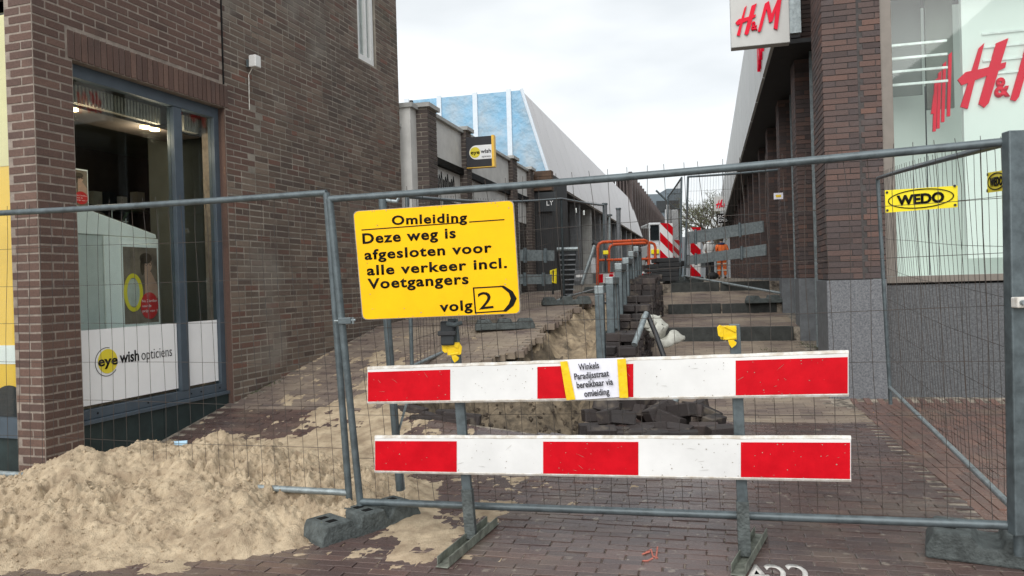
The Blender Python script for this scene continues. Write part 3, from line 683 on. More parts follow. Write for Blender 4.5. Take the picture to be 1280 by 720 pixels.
mb.build('leaves', M['plant'], pl); mb = MB(); mb.tube([LF(1.55, -.8, .6), LF(1.55, -.8, 2.1)], .015, 6); mb.build('stem', M['bark'], pl)
# shelving with goods at the back of the shop
sh = thing('wall_shelf', 'dim shelving with small goods at the back of the optician shop', 'shelf', LF(2.6, -2.9, .4))
r = random.Random(21)
for k in range(5):
    z = .9+k*.42; mb = MB(); mb.box(LF, .9, 4.3, -3.08, -2.8, z, z+.025); mb.build('board', M['interior_mid'], sh)
    for j in range(13):
        a = 1.0+j*.25+r.uniform(-.04, .04); w_ = r.uniform(.05, .16); h_ = r.uniform(.06, .26); mb = MB(); mb.box(LF, a, a+w_, -2.98, -2.86, z+.026, z+.026+h_); mb.build('goods', M[r.choice(['cream', 'rust_panel', 'foil', 'slat', 'poster_pale', 'bin'])], sh)
# left neighbouring window with the yellow poster
yb = MB(); LS = Fr(LF(.10, -.27, 0), -LWn, -LWu)
yb.box(LS, 0, .05, 0, .05, .3, 3.7); yb.box(LS, .05, 2.6, 0, .05, .34, .5); nf = yb.build('window_frame', M['blue_frame'], lb)
mb = MB(); mb.box(LS, .05, 2.6, .012, .02, .5, 3.7); mb.build('pane', M['glass_right'], nf)
mb = MB(); mb.box(LS, .05, 2.6, -.03, -.02, .5, 3.7); yp = mb.build('window_poster', M['poster_yellow'], lb)
mb = MB(); mb.box(LS, .05, 2.6, -.019, -.015, .92, 1.07); mb.build('white_band', M['foil'], yp)
mb = MB(); mb.box(LS, .05, 2.6, -.019, -.015, 2.5, 3.7); mb.build('pale_band', M['cream_print'], yp)
mb = MB(); disc(mb, Fr(LS(.22, -.014, .55), LS.u, LS.w, LS.v), 0, 0, .2, .2, 0, .003); mb.build('dark_disc', M['ink'], yp)
mb = MB(); mb.box(LS, 0, 2.6, -.02, .02, -.3, .34); mb.build('plinth_panel', M['plinth'], lb)
# upper window
uw = MB(); a0, a1, z0, z1 = UP
uw.box(LF, a0, a0+.07, -.10, -.02, z0, z1); uw.box(LF, a1-.11, a1-.045, -.10, -.02, z0, z1); uw.box(LF, a0+.07, a1-.11, -.10, -.02, z0, z0+.09); uw.box(LF, a0+.27, a0+.31, -.09, -.03, z0+.09, z1)
uwo = uw.build('window', M['white_frame'], lb)
mb = MB(); mb.box(LF, a0+.07, a1-.11, -.075, -.07, z0+.09, z1); mb.build('pane', M['glass_right'], uwo)
mb = MB(); mb.box(LF, a0, a1, -.2, -.15, z0, z1); mb.build('curtain', M['curtain'], uwo)
# outdoor sensor
cbx = thing('wall_sensor', 'small white sensor box with thin cable on the brick wall', 'sensor', LF(2.61, .02, 3.9))
mb = MB(); mb.box(LF, 2.58, 2.68, .05, .14, 3.87, 4.0); mb.build('housing', M['white_frame'], cbx, bevel=.01)
mb = MB(); mb.box(LF, 2.6, 2.65, .008, .05, 3.88, 3.96); mb.build('bracket', M['galv'], cbx)
mb = MB(); mb.tube([LF(2.62, .07, 3.87), LF(2.62, .02, 3.8), LF(2.62, .014, 3.42)], .005, 6); mb.build('cable', M['white_edge'], cbx)

# ------------------------------------------------------------------ far left row with pilasters
SU = Vector((UX, UY, 0)); SN = Vector((UY, -UX, 0))
FL = Fr((-1.28, 12.4, 0), SU, SN); FT = 4.33
rw = thing('low_shop_row', 'low shop row with brick pilasters and pale parapet behind the brick wall', 'building', FL(4, -1, 0))
PIL = [(0, .42, .27), (2.03, .32, .33), (5.55, .45, .24), (7.4, .4, .22)]
bl = []; mo = MB()
for a, dp, w in PIL:
    mo.box(FL, a+.008, a+dp, -w-.1, -.008, .6, FT)
    Fs = Fr(FL(a, 0, 0), SU, SN); Ff = Fr(FL(a, 0, 0), -SN, -SU)
    bl += wall_bricks(Fs, .0, dp, .7, FT, dep=.04, proud=0.0, H_=.072); bl += wall_bricks(Ff, .0, w, .7, FT, dep=.04, proud=0.0, H_=.072, off=.12)
    mb = MB(); mb.box(FL, a-.05, a+dp+.05, -w-.05, .05, FT+.002, FT+.07); mb.build('coping', M['cap'], rw)
mo.build('pilaster_core', M['mortar_old'], rw); emit_bricks(bl, rw, M['black_brick'], 290)
mb = MB(); mb.box(FL, -.5, 12, -4.5, -.35, FT-.35, FT-.3); mb.build('roof', M['cap'], rw)
ends = [p[0] for p in PIL]+[8.3]
st = [p[0]+p[1] for p in PIL]
mb = MB(); mb.box(FL, -.25, -.0, -.75, -.2, .6, FT-.04); mb.build('render_wall', M['cream'], rw)
mb = MB(); mb.box(FL, -.29, 0, -.8, -.15, FT-.04, FT+.03); mb.build('coping', M['cap'], rw)
for i in range(4):
    a0, a1 = st[i], ends[i+1]
    mb = MB(); mb.box(FL, a0, a1, -.30, -.10, 3.62, FT-.05); mb.build('parapet', M['cream'], rw)
    mb = MB(); mb.box(FL, a0, a1, -.33, -.04, FT-.048, FT+.01); mb.build('coping', M['cap'], rw)
    mb = MB(); mb.box(FL, a0, a1, -.28, -.06, 3.5, 3.618); mb.build('trim', M['black'], rw)
    mb = MB(); mb.box(FL, a0, a1, -.30, -.14, 2.95, 3.498); sg = mb.build('sign_board', M['cream'], rw)
    if i == 0:
        for k_ in range(9):
            xx = a0+.25+k_*.11; mb = MB(); mb.tube([FL(xx, -.125, 3.12), FL(xx+.05, -.125, 3.3+.06*(k_ % 3)), FL(xx+.09, -.125, 3.28), FL(xx+.05, -.125, 3.14)], .007, 5); mb.build('script_stroke', M['black'], rw)
    mb = MB(); mb.box(FL, a0, a1, -.30, -.16, .6, 2.948); mb.build('shop_glazing', M['dark_glass'], rw)
    x = a0+.5
    while x < a1-.3: mb = MB(); mb.box(FL, x, x+.06, -.158, -.12, .9, 2.95); mb.build('glazing_bar', M['cap'], rw); x += .9
es = thing('projecting_sign', 'dark square optician sign with yellow dot on second pilaster', 'sign', FL(2.0, .2, 3.7))
Fe = Fr(FL(1.96, .02, 3.62), SN, (0, 0, 1), -SU)
mb = MB(); mb.box(Fe, 0, .52, 0, .56, -.12, 0); mb.build('box', M['ink'], es)
mb = MB(); mb.box(Fe, .49, .535, -.012, .572, -.13, .004); mb.box(Fe, 0, .49, -.012, -.001, -.13, .004); mb.build('edge_strip', M['poster_yellow'], es)
mb = MB(); mb.prism(Fe, [(.49, .14), (.49, .40)]+[(.19+.13*math.cos(t), .27+.13*math.sin(t)) for t in np.linspace(math.pi/2, 3*math.pi/2, 12)], .002, .006); mb.build('pale_band', M['foil'], es)
mb = MB(); disc(mb, Fe, .17, .27, .1, .1, .007, .009); mb.build('logo_dot', M['dot'], es)
text(es, 'eye', Fe(.09, .24, .010), SN, (0, 0, 1), .07, M['black'], width=.17, bold=.02); text(es, 'wish', Fe(.28, .25, .008), SN, (0, 0, 1), .075, M['black'], width=.2, bold=.02); text(es, 'opticiens', Fe(.3, .17, .008), SN, (0, 0, 1), .04, M['ink'], width=.17)
# brown timber box at the end of the row and dark shops behind
bx = thing('timber_kiosk', 'brown timber fronted shop box at the end of the pilaster row', 'building', FL(8.6, .1, 1.1))
for i in range(7):
    mb = MB(); mb.box(FL, 8.02+random.uniform(-.01, .01), 8.3, -.3, .42, 3.85+i*.075, 3.92+i*.075); mb.build('plank', M['rust_panel'], bx)
mb = MB(); mb.box(FL, 8.3, 10.4, -.6, .40, .8, 4.3); mb.build('body', M['soffit'], bx)
mb = MB(); mb.box(FL, 8.1, 8.3, -.3, .40, 1.0, 3.84); mb.build('front_panel', M['soffit'], bx)
mb = MB(); mb.box(FL, 8.0, 8.09, .05, .5, 3.3, 3.8); sgn = mb.build('sign_panel', M['bin'], bx)
text(bx, 'LY', FL(7.995, .28, 3.45), SN, (0, 0, 1), .14, M['foil'], width=.18)
# mall with white cladding and blue sheeting
ml = thing('clad_mall', 'large building with sloping white metal cladding and blue sheeted end', 'building', FL(20, -3, 1.2))
s0, s1 = 21.3-12.4/1.0, 0
a0 = 9.9; a1 = 42.0
qt, qb, zt, zb = -.75, .03, 7.0, 4.35
NPAN = 16
for i in range(NPAN):
    x0 = a0+(a1-a0)*(i/NPAN)**1.25; x1 = a0+(a1-a0)*((i+1)/NPAN)**1.25
    A, B, C_, D = FL(x0+.02, qt, zt), FL(x1-.02, qt, zt), FL(x1-.02, qb, zb), FL(x0+.02, qb, zb)
    nrm = (B-A).cross(D-A).normalized(); nrm = nrm if nrm.x < 0 else -nrm
    mb = MB(); vs = [A, B, C_, D]+[p+nrm*.08 for p in (A, B, C_, D)]; mb.add(vs, [(0, 3, 2, 1), (4, 5, 6, 7), (0, 1, 5, 4), (1, 2, 6, 5), (2, 3, 7, 6), (3, 0, 4, 7)]); mb.build('cladding_panel', M['clad'], ml)
mb = MB(); mb.prism(Fr(FL(a0+.12, 0, 0), SN, (0, 0, 1), SU), [(-9, 1), (-.6, 1), (-.6, zb-.03), (qb-.1, zb-.03), (qt-.1, zt-.03), (-9, zt-.03)], 0, a1-a0-.3); mb.build('core', M['soffit'], ml)
mb = MB(); mb.prism(Fr(FL(a0, 0, 0), SN, (0, 0, 1), SU), [(-4.08, 3.9), (qb+.02, 3.9), (qb, zb), (qt, zt), (-4.08, zt)], -.02, .1); mb.build('plastic_sheet', M['blue_sheet'], ml)
_bs = M['blue_sheet'].node_tree.nodes
for n_ in _bs:
    if n_.type == 'BUMP': n_.inputs['Distance'].default_value = .12
for q0 in (-1.13, -2.15, -3.26, -4.28):
    mb = MB(); mb.box(FL, a0-.06, a0-.02, q0-.07, q0+.07, 3.9, zt+.05); mb.build('batten', M['batten'], ml)
A = FL(a0-.03, qt, zt+.03); B = FL(a0-.03, qb, zb); mb = MB(); mb.tube([A, B], .05, 6); mb.build('edge_trim', M['batten'], ml)
mb = MB(); mb.box(FL, a0-.05, a0+.3, -4.19, -4.1, 3.9, zt); mb.box(FL, a0-.05, a0+.3, -4.75, -4.4, 3.9, zt-.08); mb.build('dark_end', M['soffit'], ml)
# shopfront under the cladding
x = 10.6; k = 0
while x < 41:
    mb = MB(); mb.box(FL, x, x+.35, -.55, -.2, 1.0, zb-.03); mb.build('column', M['cap' if k % 2 else 'slab'], ml)
    mb = MB(); mb.box(FL, x+.4, min(x+2.7, 41.5), -.59, -.55, 1.0, 3.6); mb.build('shop_glazing', M['dark_glass'], ml)
    x += 2.8; k += 1
bs = thing('slatted_building', 'dark brown slatted building beyond the white cladding', 'building', FL(60, -2, 1.4))
mb = MB(); mb.box(FL, 41, 95, -1.6, -.75, 1.2, 8.4); mb.build('body', M['brown_clad'], bs)
for i in range(5): mb = MB(); mb.box(FL, 40.6, 40.95, -1.75+i*.22, -1.65+i*.22, 4.4, 8.6); mb.build('slat', M['brown_clad'], bs)
for i in range(26): mb = MB(); mb.box(FL, 41+i*2.05, 41.3+i*2.05, -.75, -.5, 1.2, 8.8-.0); mb.build('fin', M['brown_clad'], bs)
gb = thing('grey_building', 'blue grey building with dark window at the end of the street', 'building', (22, 112, 1.4))
mb = MB(); mb.box(WORLD, 19.5, 24.6, 110, 118, 1, 13.6); mb.box(WORLD, 22.5, 24.6, 109.9, 118, 13.61, 14.3); mb.build('body', M['grey_build'], gb)
mb = MB(); mb.box(WORLD, 21.0, 24.2, 109.8, 109.98, 11.0, 12.6); mb.build('window', M['dark_glass'], gb)
mb = MB(); mb.box(WORLD, 19.8, 24.2, 109.8, 109.98, 2, 9.5); mb.build('window', M['dark_glass'], gb)
fb = thing('distant_block', 'low pale building closing the street behind the bare tree', 'building', (34, 150, 1.4))
mb = MB(); mb.box(WORLD, 30, 60, 150, 160, 1, 9.5); mb.build('body', M['slab'], fb)
for i in range(6): mb = MB(); mb.box(WORLD, 31+i*3, 32.6+i*3, 149.9, 149.99, 3.5, 6); mb.build('window', M['dark_glass'], fb)

# ------------------------------------------------------------------ right building
RC = Vector((3.62, 8.8, 0)); RU = SU.copy(); RN = Vector((-UY, UX, 0))
RF = Fr(RC, RU, RN)                    # a up the street, b out into the street
RFF = Fr(RC, Vector((UY, -UX, 0)), -SU)   # front: a to the right, b towards the camera
rb = thing('corner_shop', 'dark brick corner shop with granite plinth and pale display window on the right', 'building', RF(2, -2, 0))
PH = 1.38
mo = MB(); mo.box(RF, .008, .85, -.60, -.008, PH, HT); mo.build('pier_core', M['mortar_dark'], rb)
bl = wall_bricks(RFF, 0, .375, PH+.005, HT, proud=0, H_=.0665, L_=.27, J=.009); bl += wall_bricks(RFF, .392, .62, PH+.005, HT, proud=0, H_=.0665, L_=.27, J=.009, off=.1)
bl += wall_bricks(RF, 0, .85, PH+.005, HT, proud=0, H_=.0665, L_=.25, J=.009, off=.1)
mb = MB(); mb.box(RFF, -.015, .615, -.03, .022, -.1, PH-.006); mb.build('granite_slab', M['granite'], rb, bevel=.006)
mb = MB(); mb.box(RF, .034, .85, -.10, .015, -.1, PH-.006); mb.build('stone_slab', M['slab'], rb, bevel=.004)
mb = MB(); mb.box(RF, .1, .84, -.5, -.11, -.1, PH); mb.build('plinth_core', M['slab'], rb)
PR = [2.76+2.7*i for i in range(14)]
for i, a in enumerate(PR):
    d = .55
    mo = MB(); mo.box(RF, a+.008, a+d, -.36, -.008, PH-.2, 4.7); mo.build('pilaster_core', M['mortar_dark'], rb)
    Ff = Fr(RF(a, 0, 0), Vector((UY, -UX, 0)), -SU); Fs = Fr(RF(a, 0, 0), RU, RN)
    b2 = wall_bricks(Ff, 0, .32, PH+.02, 4.7 if i else HT, proud=0, H_=.0665, L_=.25, J=.009); b2 += wall_bricks(Fs, 0, d, PH+.02, 4.7, proud=0, H_=.0665, L_=.25, J=.009)
    bl += b2
    if a < 18:
        gz = float(prR(9.42+a))-.4
        mb = MB(); mb.box(RF, a-.02, a+d+.01, -.36, .015, gz, PH+.015); mb.build('stone_slab', M['slab'], rb, bevel=.004)
emit_bricks(bl, rb, M['dark_brick'], 295)
mb = MB(); mb.box(RF, .85, 45, -.40, -.34, 0, 4.7); mb.build('shop_glazing', M['dark_glass'], rb)
for i, a in enumerate(PR):
    for x, w in ((a-.42, .04), (a+.62, .05), (a+1.5, .06)):
        if x > 1: mb = MB(); mb.box(RF, x, x+w, -.338, -.16, .2, 4.65); mb.build('glazing_bar', M['galv_light'], rb)
mb = MB(); mb.tube([RF(1.15, -.12, .2), RF(1.15, -.12, 4.6)], .03, 8); mb.build('downpipe', M['galv'], rb)
mb = MB(); mb.box(RF, .0, 45, -6, -.36, 4.7, 6.2); mb.box(RF, .87, 45, -6, -5, 0, 4.69); mb.build('upper_wall', M['mortar_dark'], rb)
mb = MB(); mb.box(RF, 1.9, 45, -.3, .34, 4.66, 4.72); mb.build('soffit', M['soffit'], rb)
x = 1.9
while x < 44:
    mb = MB(); mb.box(RF, x+.02, x+1.765, .345, .39, 4.66, 6.6); mb.build('fascia_panel', M['fascia'], rb); x += 1.8
mb = MB(); mb.box(RF, 1.95, 44, .0, .345, 4.75, 6.55); mb.build('fascia_core', M['soffit'], rb)
fl_ = thing('fascia_letters', 'red shop letters on the pale fascia seen almost edge on', 'sign', RF(2.6, .4, 5.2))
logo_hm(fl_, RF(4.1, .392, 4.85), -RU, (0, 0, 1), 1.1, 1.2, M['logo_red'], th=.05)
# big display window facing the camera
WF = Fr(RFF(.62, -.06, 0), RFF.u, RFF.v)
mb = MB(); mb.box(WF, 0, 5, -.1, .0, -.1, 1.30); mb.build('granite_plinth', M['granite_dark'], rb)
mb = MB(); mb.box(WF, 0, 5, -.1, .03, 1.325, 1.40); mb.build('sill', M['tan_frame'], rb, bevel=.004)
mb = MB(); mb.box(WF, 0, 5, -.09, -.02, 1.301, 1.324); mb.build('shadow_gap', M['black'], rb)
wfm = MB(); wfm.box(WF, .0, .12, -.1, .03, 1.402, 5.6); wfm.box(WF, .12, 5, -.1, .03, 5.4, 5.6)
wfo = wfm.build('window_frame', M['tan_frame'], rb, bevel=.004)
mb = MB(); mb.box(WF, .12, 5, -.05, -.04, 1.402, 5.4); mb.build('pane', M['glass_right'], wfo)
mb = MB(); mb.box(WF, 0, 5, -.8, .03, 5.602, HT); mb.build('upper_wall', M['fascia'], rb)
mb = MB(); mb.box(WF, .0, 5, -1.1, -1.0, 1.3, 5.6); mb.build('display_back', M['display'], rb)
mb = MB(); mb.box(WF, .0, 5, -1.0, -.1, 1.3, 1.398); mb.build('display_floor', M['display'], rb)
mb = MB(); mb.box(WF, .9, 5, -.30, -.22, 1.58, 5.6); dp = mb.build('display_panel', M['display'], rb)
mb = MB(); mb.box(WF, .13, .58, -.62, -.60, 3.55, 5.6); mb.build('dim_panel', M['display_dark'], rb)
mb = MB(); mb.box(WF, .60, .89, -.55, -.50, 3.35, 5.6); mb.build('dim_panel', M['interior_mid'], rb)
for zz in (3.65, 3.80, 3.95, 4.10):
    mb = MB(); mb.box(WF, .14, .72, -.14, -.11, zz-.08, zz-.055); mb.build('light_strip', M['tube_lamp'], rb)
    mb = MB(); mb.box(WF, 1.1, 4.2, -.215, -.20, zz-.02, zz+.003); mb.build('light_strip', M['tube_lamp'], rb)
mb = MB(); mb.box(WF, .575, .585, -.5, -.48, 1.4, 3.62); mb.build('cable', M['ink'], rb)
ln = thing('window_letters', 'large red shop letters on the pale display panel behind glass', 'sign', WF(1.2, -.2, 3.3))
logo_hm(ln, WF(.84, -.218, 3.27), WF.u, (0, 0, 1), 1.1, .80, M['logo_red'], th=.03)
ls_ = thing('side_letters', 'tall narrow red bars of a second letter sign at left of the display', 'sign', WF(.7, -.3, 3))
for i, (x, zb_, zt_) in enumerate(((.615, 3.10, 3.66), (.655, 3.13, 3.74), (.705, 3.2, 3.84), (.765, 3.26, 3.94), (.60, 3.3, 3.5))):
    mb = MB(); mb.prism(Fr(WF(0, -.30+i*.002, 0), WF.u, WF.w, WF.v), [(x-.022, zb_-.05), (x+.01, zb_-.05), (x+.045, zt_), (x+.010, zt_-.03)], 0, .03); mb.build('letter_stroke', M['logo_red'], ls_)
# projecting sign box
hs = thing('projecting_sign', 'pale square sign box with red letters high on the right building', 'sign', RF(1.2, .4, 4.5))
Pa = P(914, 60, 9.95)
SB = Fr((Pa.x, Pa.y, Pa.z), Vector((UY, -UX, 0)), (0, 0, 1), -SU)
mb = MB(); mb.box(SB, 0, .72, 0, .74, -.16, 0); mb.build('box', M['sign_box'], hs, bevel=.008)
mb = MB(); mb.box(SB, .72, .86, .12, .7, -.13, -.03); mb.build('bracket', M['galv_light'], hs)
logo_hm(hs, SB(.06, .14, 0), SB.u, (0, 0, 1), .57, .42, M['logo_red'], th=.025)
hs2 = thing('projecting_sign', 'small distant pale sign box with red letters down the street', 'sign', P(904, 255, 40))
SB2 = Fr(P(893, 264, 40), Vector((UY, -UX, 0)), (0, 0, 1), -SU)
mb = MB(); mb.box(SB2, 0, 1.0, 0, .75, -.2, 0); mb.build('box', M['sign_box'], hs2)
logo_hm(hs2, SB2(.08, .14, 0), SB2.u, (0, 0, 1), .75, .48, M['logo_red'], th=.03)
hs3 = thing('projecting_sign', 'small black sign with white letters below the distant pale sign', 'sign', P(904, 273, 41))
SB3 = Fr(P(896, 279, 41), Vector((UY, -UX, 0)), (0, 0, 1), -SU)
mb = MB(); mb.box(SB3, 0, .62, 0, .5, -.15, 0); mb.build('box', M['black'], hs3)
text(hs3, 'JACK', SB3(.05, .27, .002), SB3.u, (0, 0, 1), .16, M['foil'], width=.5, bold=.02); text(hs3, 'JONES', SB3(.05, .07, .002), SB3.u, (0, 0, 1), .16, M['foil'], width=.5, bold=.02)
pn = thing('wall_plaque', 'small pale plaque on the glazing of the right building', 'plaque', RF(3.5, .05, 2.7))
Pq = P(973, 245, 12.2); mb = MB(); F = Fr(Pq, Vector((UY, -UX, 0)), (0, 0, 1), -SU); mb.box(F, -.07, .07, -.05, .05, -.01, 0); mb.build('plate', M['paper'], pn)
mb = MB(); mb.box(F, -.04, .04, -.02, .02, .001, .003); mb.build('print', M['tape'], pn)

# ------------------------------------------------------------------ fences
def lerp(a, b, t): return a+(b-a)*t
def fence(TL, TR, BR, BL, label, r=.021, wr=.0016, step=.1, nh=7, bow=0.0, mt='galv', foot=0.1, group='temporary fence panels', wob=.006, name='mesh_fence', top_mid=None, railm='galv', hr=1.0):
    TL, TR, BR, BL = map(Vector, (TL, TR, BR, BL))
    t = thing(name, label, 'fence panel', BL, group)
    nrm = (TR-TL).cross(BL-TL).normalized()
    def pt(u, v): return lerp(lerp(BL, BR, u), lerp(TL, TR, u), v)
    for A, B in ((BL, TL), (BR, TR)):
        d = (B-A).normalized(); ft = max(foot, (A.z-hxy(A.x, A.y)-.09)/max(.5, d.z)); mb = MB(); mb.tube([A-d*ft, B], r*1.05, 12); mb.build('post', M[mt], t, smooth=True)
    n = 14
    mb = MB(); mb.tube([pt(i/n, 1)+nrm*math.sin(math.pi*i/n)*bow+Vector((0, 0, -.012*math.sin(math.pi*i/n))) for i in range(n+1)], r, 10); mb.build('top_rail', M[mt], t, smooth=True)
    mb = MB(); mb.tube([pt(i/n, 0.0) for i in range(n+1)], r, 10); mb.build('bottom_rail', M[railm], t, smooth=True)
    Ln = (TR-TL).length; Hn = (TL-BL).length; k = int(Ln/step); mb = MB(); rr = random.Random(len(label))
    for i in range(1, k):
        u = i/k; pts = []; ph = rr.uniform(0, 6); am = rr.uniform(.2, 1)*wob; lean = rr.uniform(-wob, wob)*1.2
        for j in range(9):
            v = -.012+j/8*1.035; dx = (math.sin(ph+j*1.1)*am+lean*math.sin(math.pi*v))/Ln
            if j == 8: dx += rr.uniform(-.006, .006)
            pts.append(pt(u+dx, v)+nrm*(math.sin(math.pi*u)*bow*v+math.sin(ph*2+j)*am*.5+r))
        mb.tube(pts, wr, 5, cap=False)
    for j in range(1, nh):
        v = j/nh; pts = []; ph = rr.uniform(0, 6)
        for i in range(13): pts.append(pt(i/12, v+math.sin(ph+i*.8)*.0025)+nrm*(math.sin(math.pi*i/12)*bow*v+r+wr*1.6))
        mb.tube(pts, wr*hr, 5, cap=False)
    mb.build('wire_mesh', M['wire'], t, smooth=True)
    return t
def foot_block(c, ang, label, L_=.72, w=.23, z=None, tilt=(0, 0), group='fence foot blocks', sc=1.0):
    x, y = c; z = hxy(x, y) if z is None else z
    t = thing('foot_block', label, 'fence foot', (x, y, z), group)
    M3 = Matrix.Rotation(ang, 3, 'Z') @ Matrix.Rotation(tilt[1], 3, 'Y') @ Matrix.Rotation(tilt[0], 3, 'X')
    U, V, Wv = M3 @ Vector((1, 0, 0)), M3 @ Vector((0, 1, 0)), M3 @ Vector((0, 0, 1))
    F = Fr((x, y, z), U, Wv, -V)
    h = L_/2; pr = [(-h, 0), (h, 0), (h, .055), (h-.04, .14), (h-.2, .14), (h-.24, .085), (.10, .085), (.08, .145), (-.08, .145), (-.10, .085), (-h+.24, .085), (-h+.2, .14), (-h+.04, .14), (-h, .055)]
    mb = MB(); mb.prism(F, pr, -w/2, w/2); o = mb.build('block', M['concrete'], t, bevel=.012)
    o2 = MB()
    for a in (-h+.11, h-.11, 0.0):
        for b in (-.045, .045):
            o2.box(Fr(F(a, .1455 if a == 0 else .1405, 0), U, V, Wv), -.028, .028, b-.022, b+.022, 0, .0015)
    o2.build('socket', M['black'], t)
    return t
# centre panel, left panel, side panel with the yellow plates
cTL, cTR, cBR, cBL = P(412, 249, 4.70), P(1261, 177, 3.63), P(1273, 657, 3.63), P(450, 627, 4.70)
fence(cTL, cTR, cBR, cBL, 'large mesh fence panel across the street behind the striped barrier', bow=.03, wob=.009)
lTR, lBR = P(408, 241, 4.86), P(436, 616, 4.86)
l0t, l0b = P(0, 265, 5.58), P(0, 592, 5.58); kx = 3.5/ (lTR-l0t).length
fence(lTR+(l0t-lTR)*kx, lTR, lBR, lBR+(l0b-lBR)*kx, 'mesh fence panel in front of the brick pillar and shop window', railm='galv_light', wob=.008)
fence(P(1097, 223, 7.9), P(1257, 179, 3.92), P(1264, 633, 3.92), P(1112, 484, 7.9), 'mesh fence panel with two yellow plates in front of the granite plinth', bow=-.10, railm='galv_light', wob=.012, r=.018)
_b, _t = P(1277, 668, 3.60), P(1269, 164, 3.60); mb = MB(); mb.box(Fr(_b, (1, 0, 0), (0, 1, 0), (_t-_b).normalized()), -.048, .045, -.03, .03, 0, (_t-_b).length); mb.build('corner_post', M['galv'], bevel=.006, loc=P(1274, 668, 3.60), label='thick galvanised post at right end of the centre fence', cat='post')
cl = thing('fence_clamp', 'steel clamp on the thick right fence post', 'clamp', P(1274, 378, 3.56), 'fence clamps')
F = frz(*P(1272, 378, 3.55)); mb = MB(); mb.box(F, -.02, .1, -.03, .02, -.025, .025); mb.build('plate', M['white_edge'], cl, bevel=.006)
mb = MB(); mb.tube([F(.0, -.05, 0), F(.0, .03, 0)], .012, 8); mb.build('bolt', M['galv_light'], cl)
cl = thing('fence_clamp', 'small bolted clamp joining the two fence posts left of the yellow sign', 'clamp', P(430, 400, 4.66), 'fence clamps')
F = frz(*P(430, 401, 4.68)); mb = MB(); mb.box(F, -.035, .045, -.012, .012, -.02, .02); mb.build('plate', M['galv'], cl, bevel=.004)
mb = MB(); mb.tube([F(-.06, 0, 0), F(.07, 0, .003)], .007, 8); mb.tube([F(.055, 0, .02), F(.055, 0, -.02)], .008, 6); mb.build('bolt', M['galv_light'], cl)
foot_block((-.94, 4.63), math.atan2(.54, .51), 'foot block under the left fence joint with sand heaped against it', z=-.03)
foot_block((2.50, 3.80), math.radians(-29), 'foot block under the right fence post, at bottom right corner', L_=.86, w=.3)
# receding fences along the ramp
def up(p, h): return Vector((p[0], p[1], p[2]+h))
N0 = P(515, 458, 8.5); N1 = P(628, 406, 11.75); N2 = P(705, 372, 14.6); N3 = P(757, 358, 17.8)
for A, B, lb_ in ((N0, N1, 'mesh fence panel on the ramp partly behind the yellow sign'), (N1, N2, 'second receding mesh fence panel beside the sandy trench'), (N2, N3, 'third receding mesh fence panel in front of the dark shops')):
    fence(up(A, 1.88), up(B, 1.88), B, A, lb_, wr=.0024, railm='galv_light', group='fence panels along the ramp', wob=.01)
sp = thing('fence_post', 'single galvanised post with bent hook behind the yellow sign', 'post', P(499, 612, 5.0))
mb = MB(); mb.tube([P(500, 613, 4.95), P(484, 402, 4.95), P(478, 244, 4.95)], .026, 12); mb.build('tube', M['galv'], sp, smooth=True)
mb = MB(); mb.tube([P(478, 248, 4.95), P(485, 251, 4.95), P(496, 252, 4.95), P(499, 246, 4.95)], .012, 8); mb.build('hook', M['galv_light'], sp, smooth=True)
mb = MB(); mb.tube([P(505, 612, 4.97), P(498, 540, 4.97), P(508, 505, 4.97), P(500, 480, 4.97)], .009, 6); mb.build('strut', M['galv_light'], sp, smooth=True)
for (px, py, lb_) in ((631, 412, 'foot block on the ramp below the yellow sign'), (708, 381, 'foot block farther up the ramp at the trench edge')):
    g = G(px, py); foot_block((g.x, g.y), math.radians(4), lb_, L_=.8 if px < 700 else .85, group='ramp foot blocks')
g = G(752, 366); foot_block((g.x, g.y), .1, 'foot block beside the orange tube barrier', L_=.8, group='ramp foot blocks')
# fence on the steps at right
RBL, RBR = P(856, 345, 17.2), P(990, 369, 14.2)
fence(P(860, 221, 17.2), P(985, 211, 14.2), RBR, RBL, 'mesh fence panel across the right steps holding two grey boards', wr=.0024, railm='galv_light', r=.024, wob=.008)
fence(P(835, 246, 21.5), P(852, 222, 17.4), P(850, 347, 17.4), P(834, 348, 21.5), 'narrow looking fence panel seen nearly end on by the red white beacon', wr=.0022)
g = P(853, 356, 17.3); foot_block((g.x, g.y), .05, 'foot block at left end of the third step', L_=.85, group='step foot blocks')
g = P(960, 393, 11.6+2.9); foot_block((g.x-.0, 14.2), -.05, 'foot block at the right end of the second step', L_=.98, z=.95, group='step foot blocks')
def board_pair(q, name_lab, grp, Y0, Y1):
    for i, (a, b, c, d) in enumerate(q):
        mb = MB(); mb.slab(P(*a, Y0), P(*b, Y1), P(*c, Y1), P(*d, Y0), .03)
        t = thing('barrier_board', ('upper ' if i == 0 else 'lower ')+name_lab, 'barrier board', P(*d, Y0), grp); mb.build('board', M['galv_light'], t)
        for u in (.12, .72):
            A = lerp(P(*a, Y0), P(*b, Y1), u); B = lerp(P(*d, Y0), P(*c, Y1), u); mb = MB(); mb.tube([A-Vector((0, .03, -.03)), B-Vector((0, .03, .03))], .03, 8); mb.build('clip', M['galv'], t)
M['galv_board'] = M['galv_light']
board_pair([((859, 290), (953, 276), (954, 290), (859, 305)), ((859, 320), (957, 305), (957, 319), (859, 331))], 'grey barrier board fixed on the right step fence', 'grey boards on the right step fence', 16.9, 14.7)
board_pair([((651, 312), (693, 313), (693, 326), (651, 326)), ((651, 343), (690, 343), (690, 355), (651, 355))], 'grey barrier board on the left behind the yellow sign', 'grey boards behind the yellow sign', 12.4, 12.9)
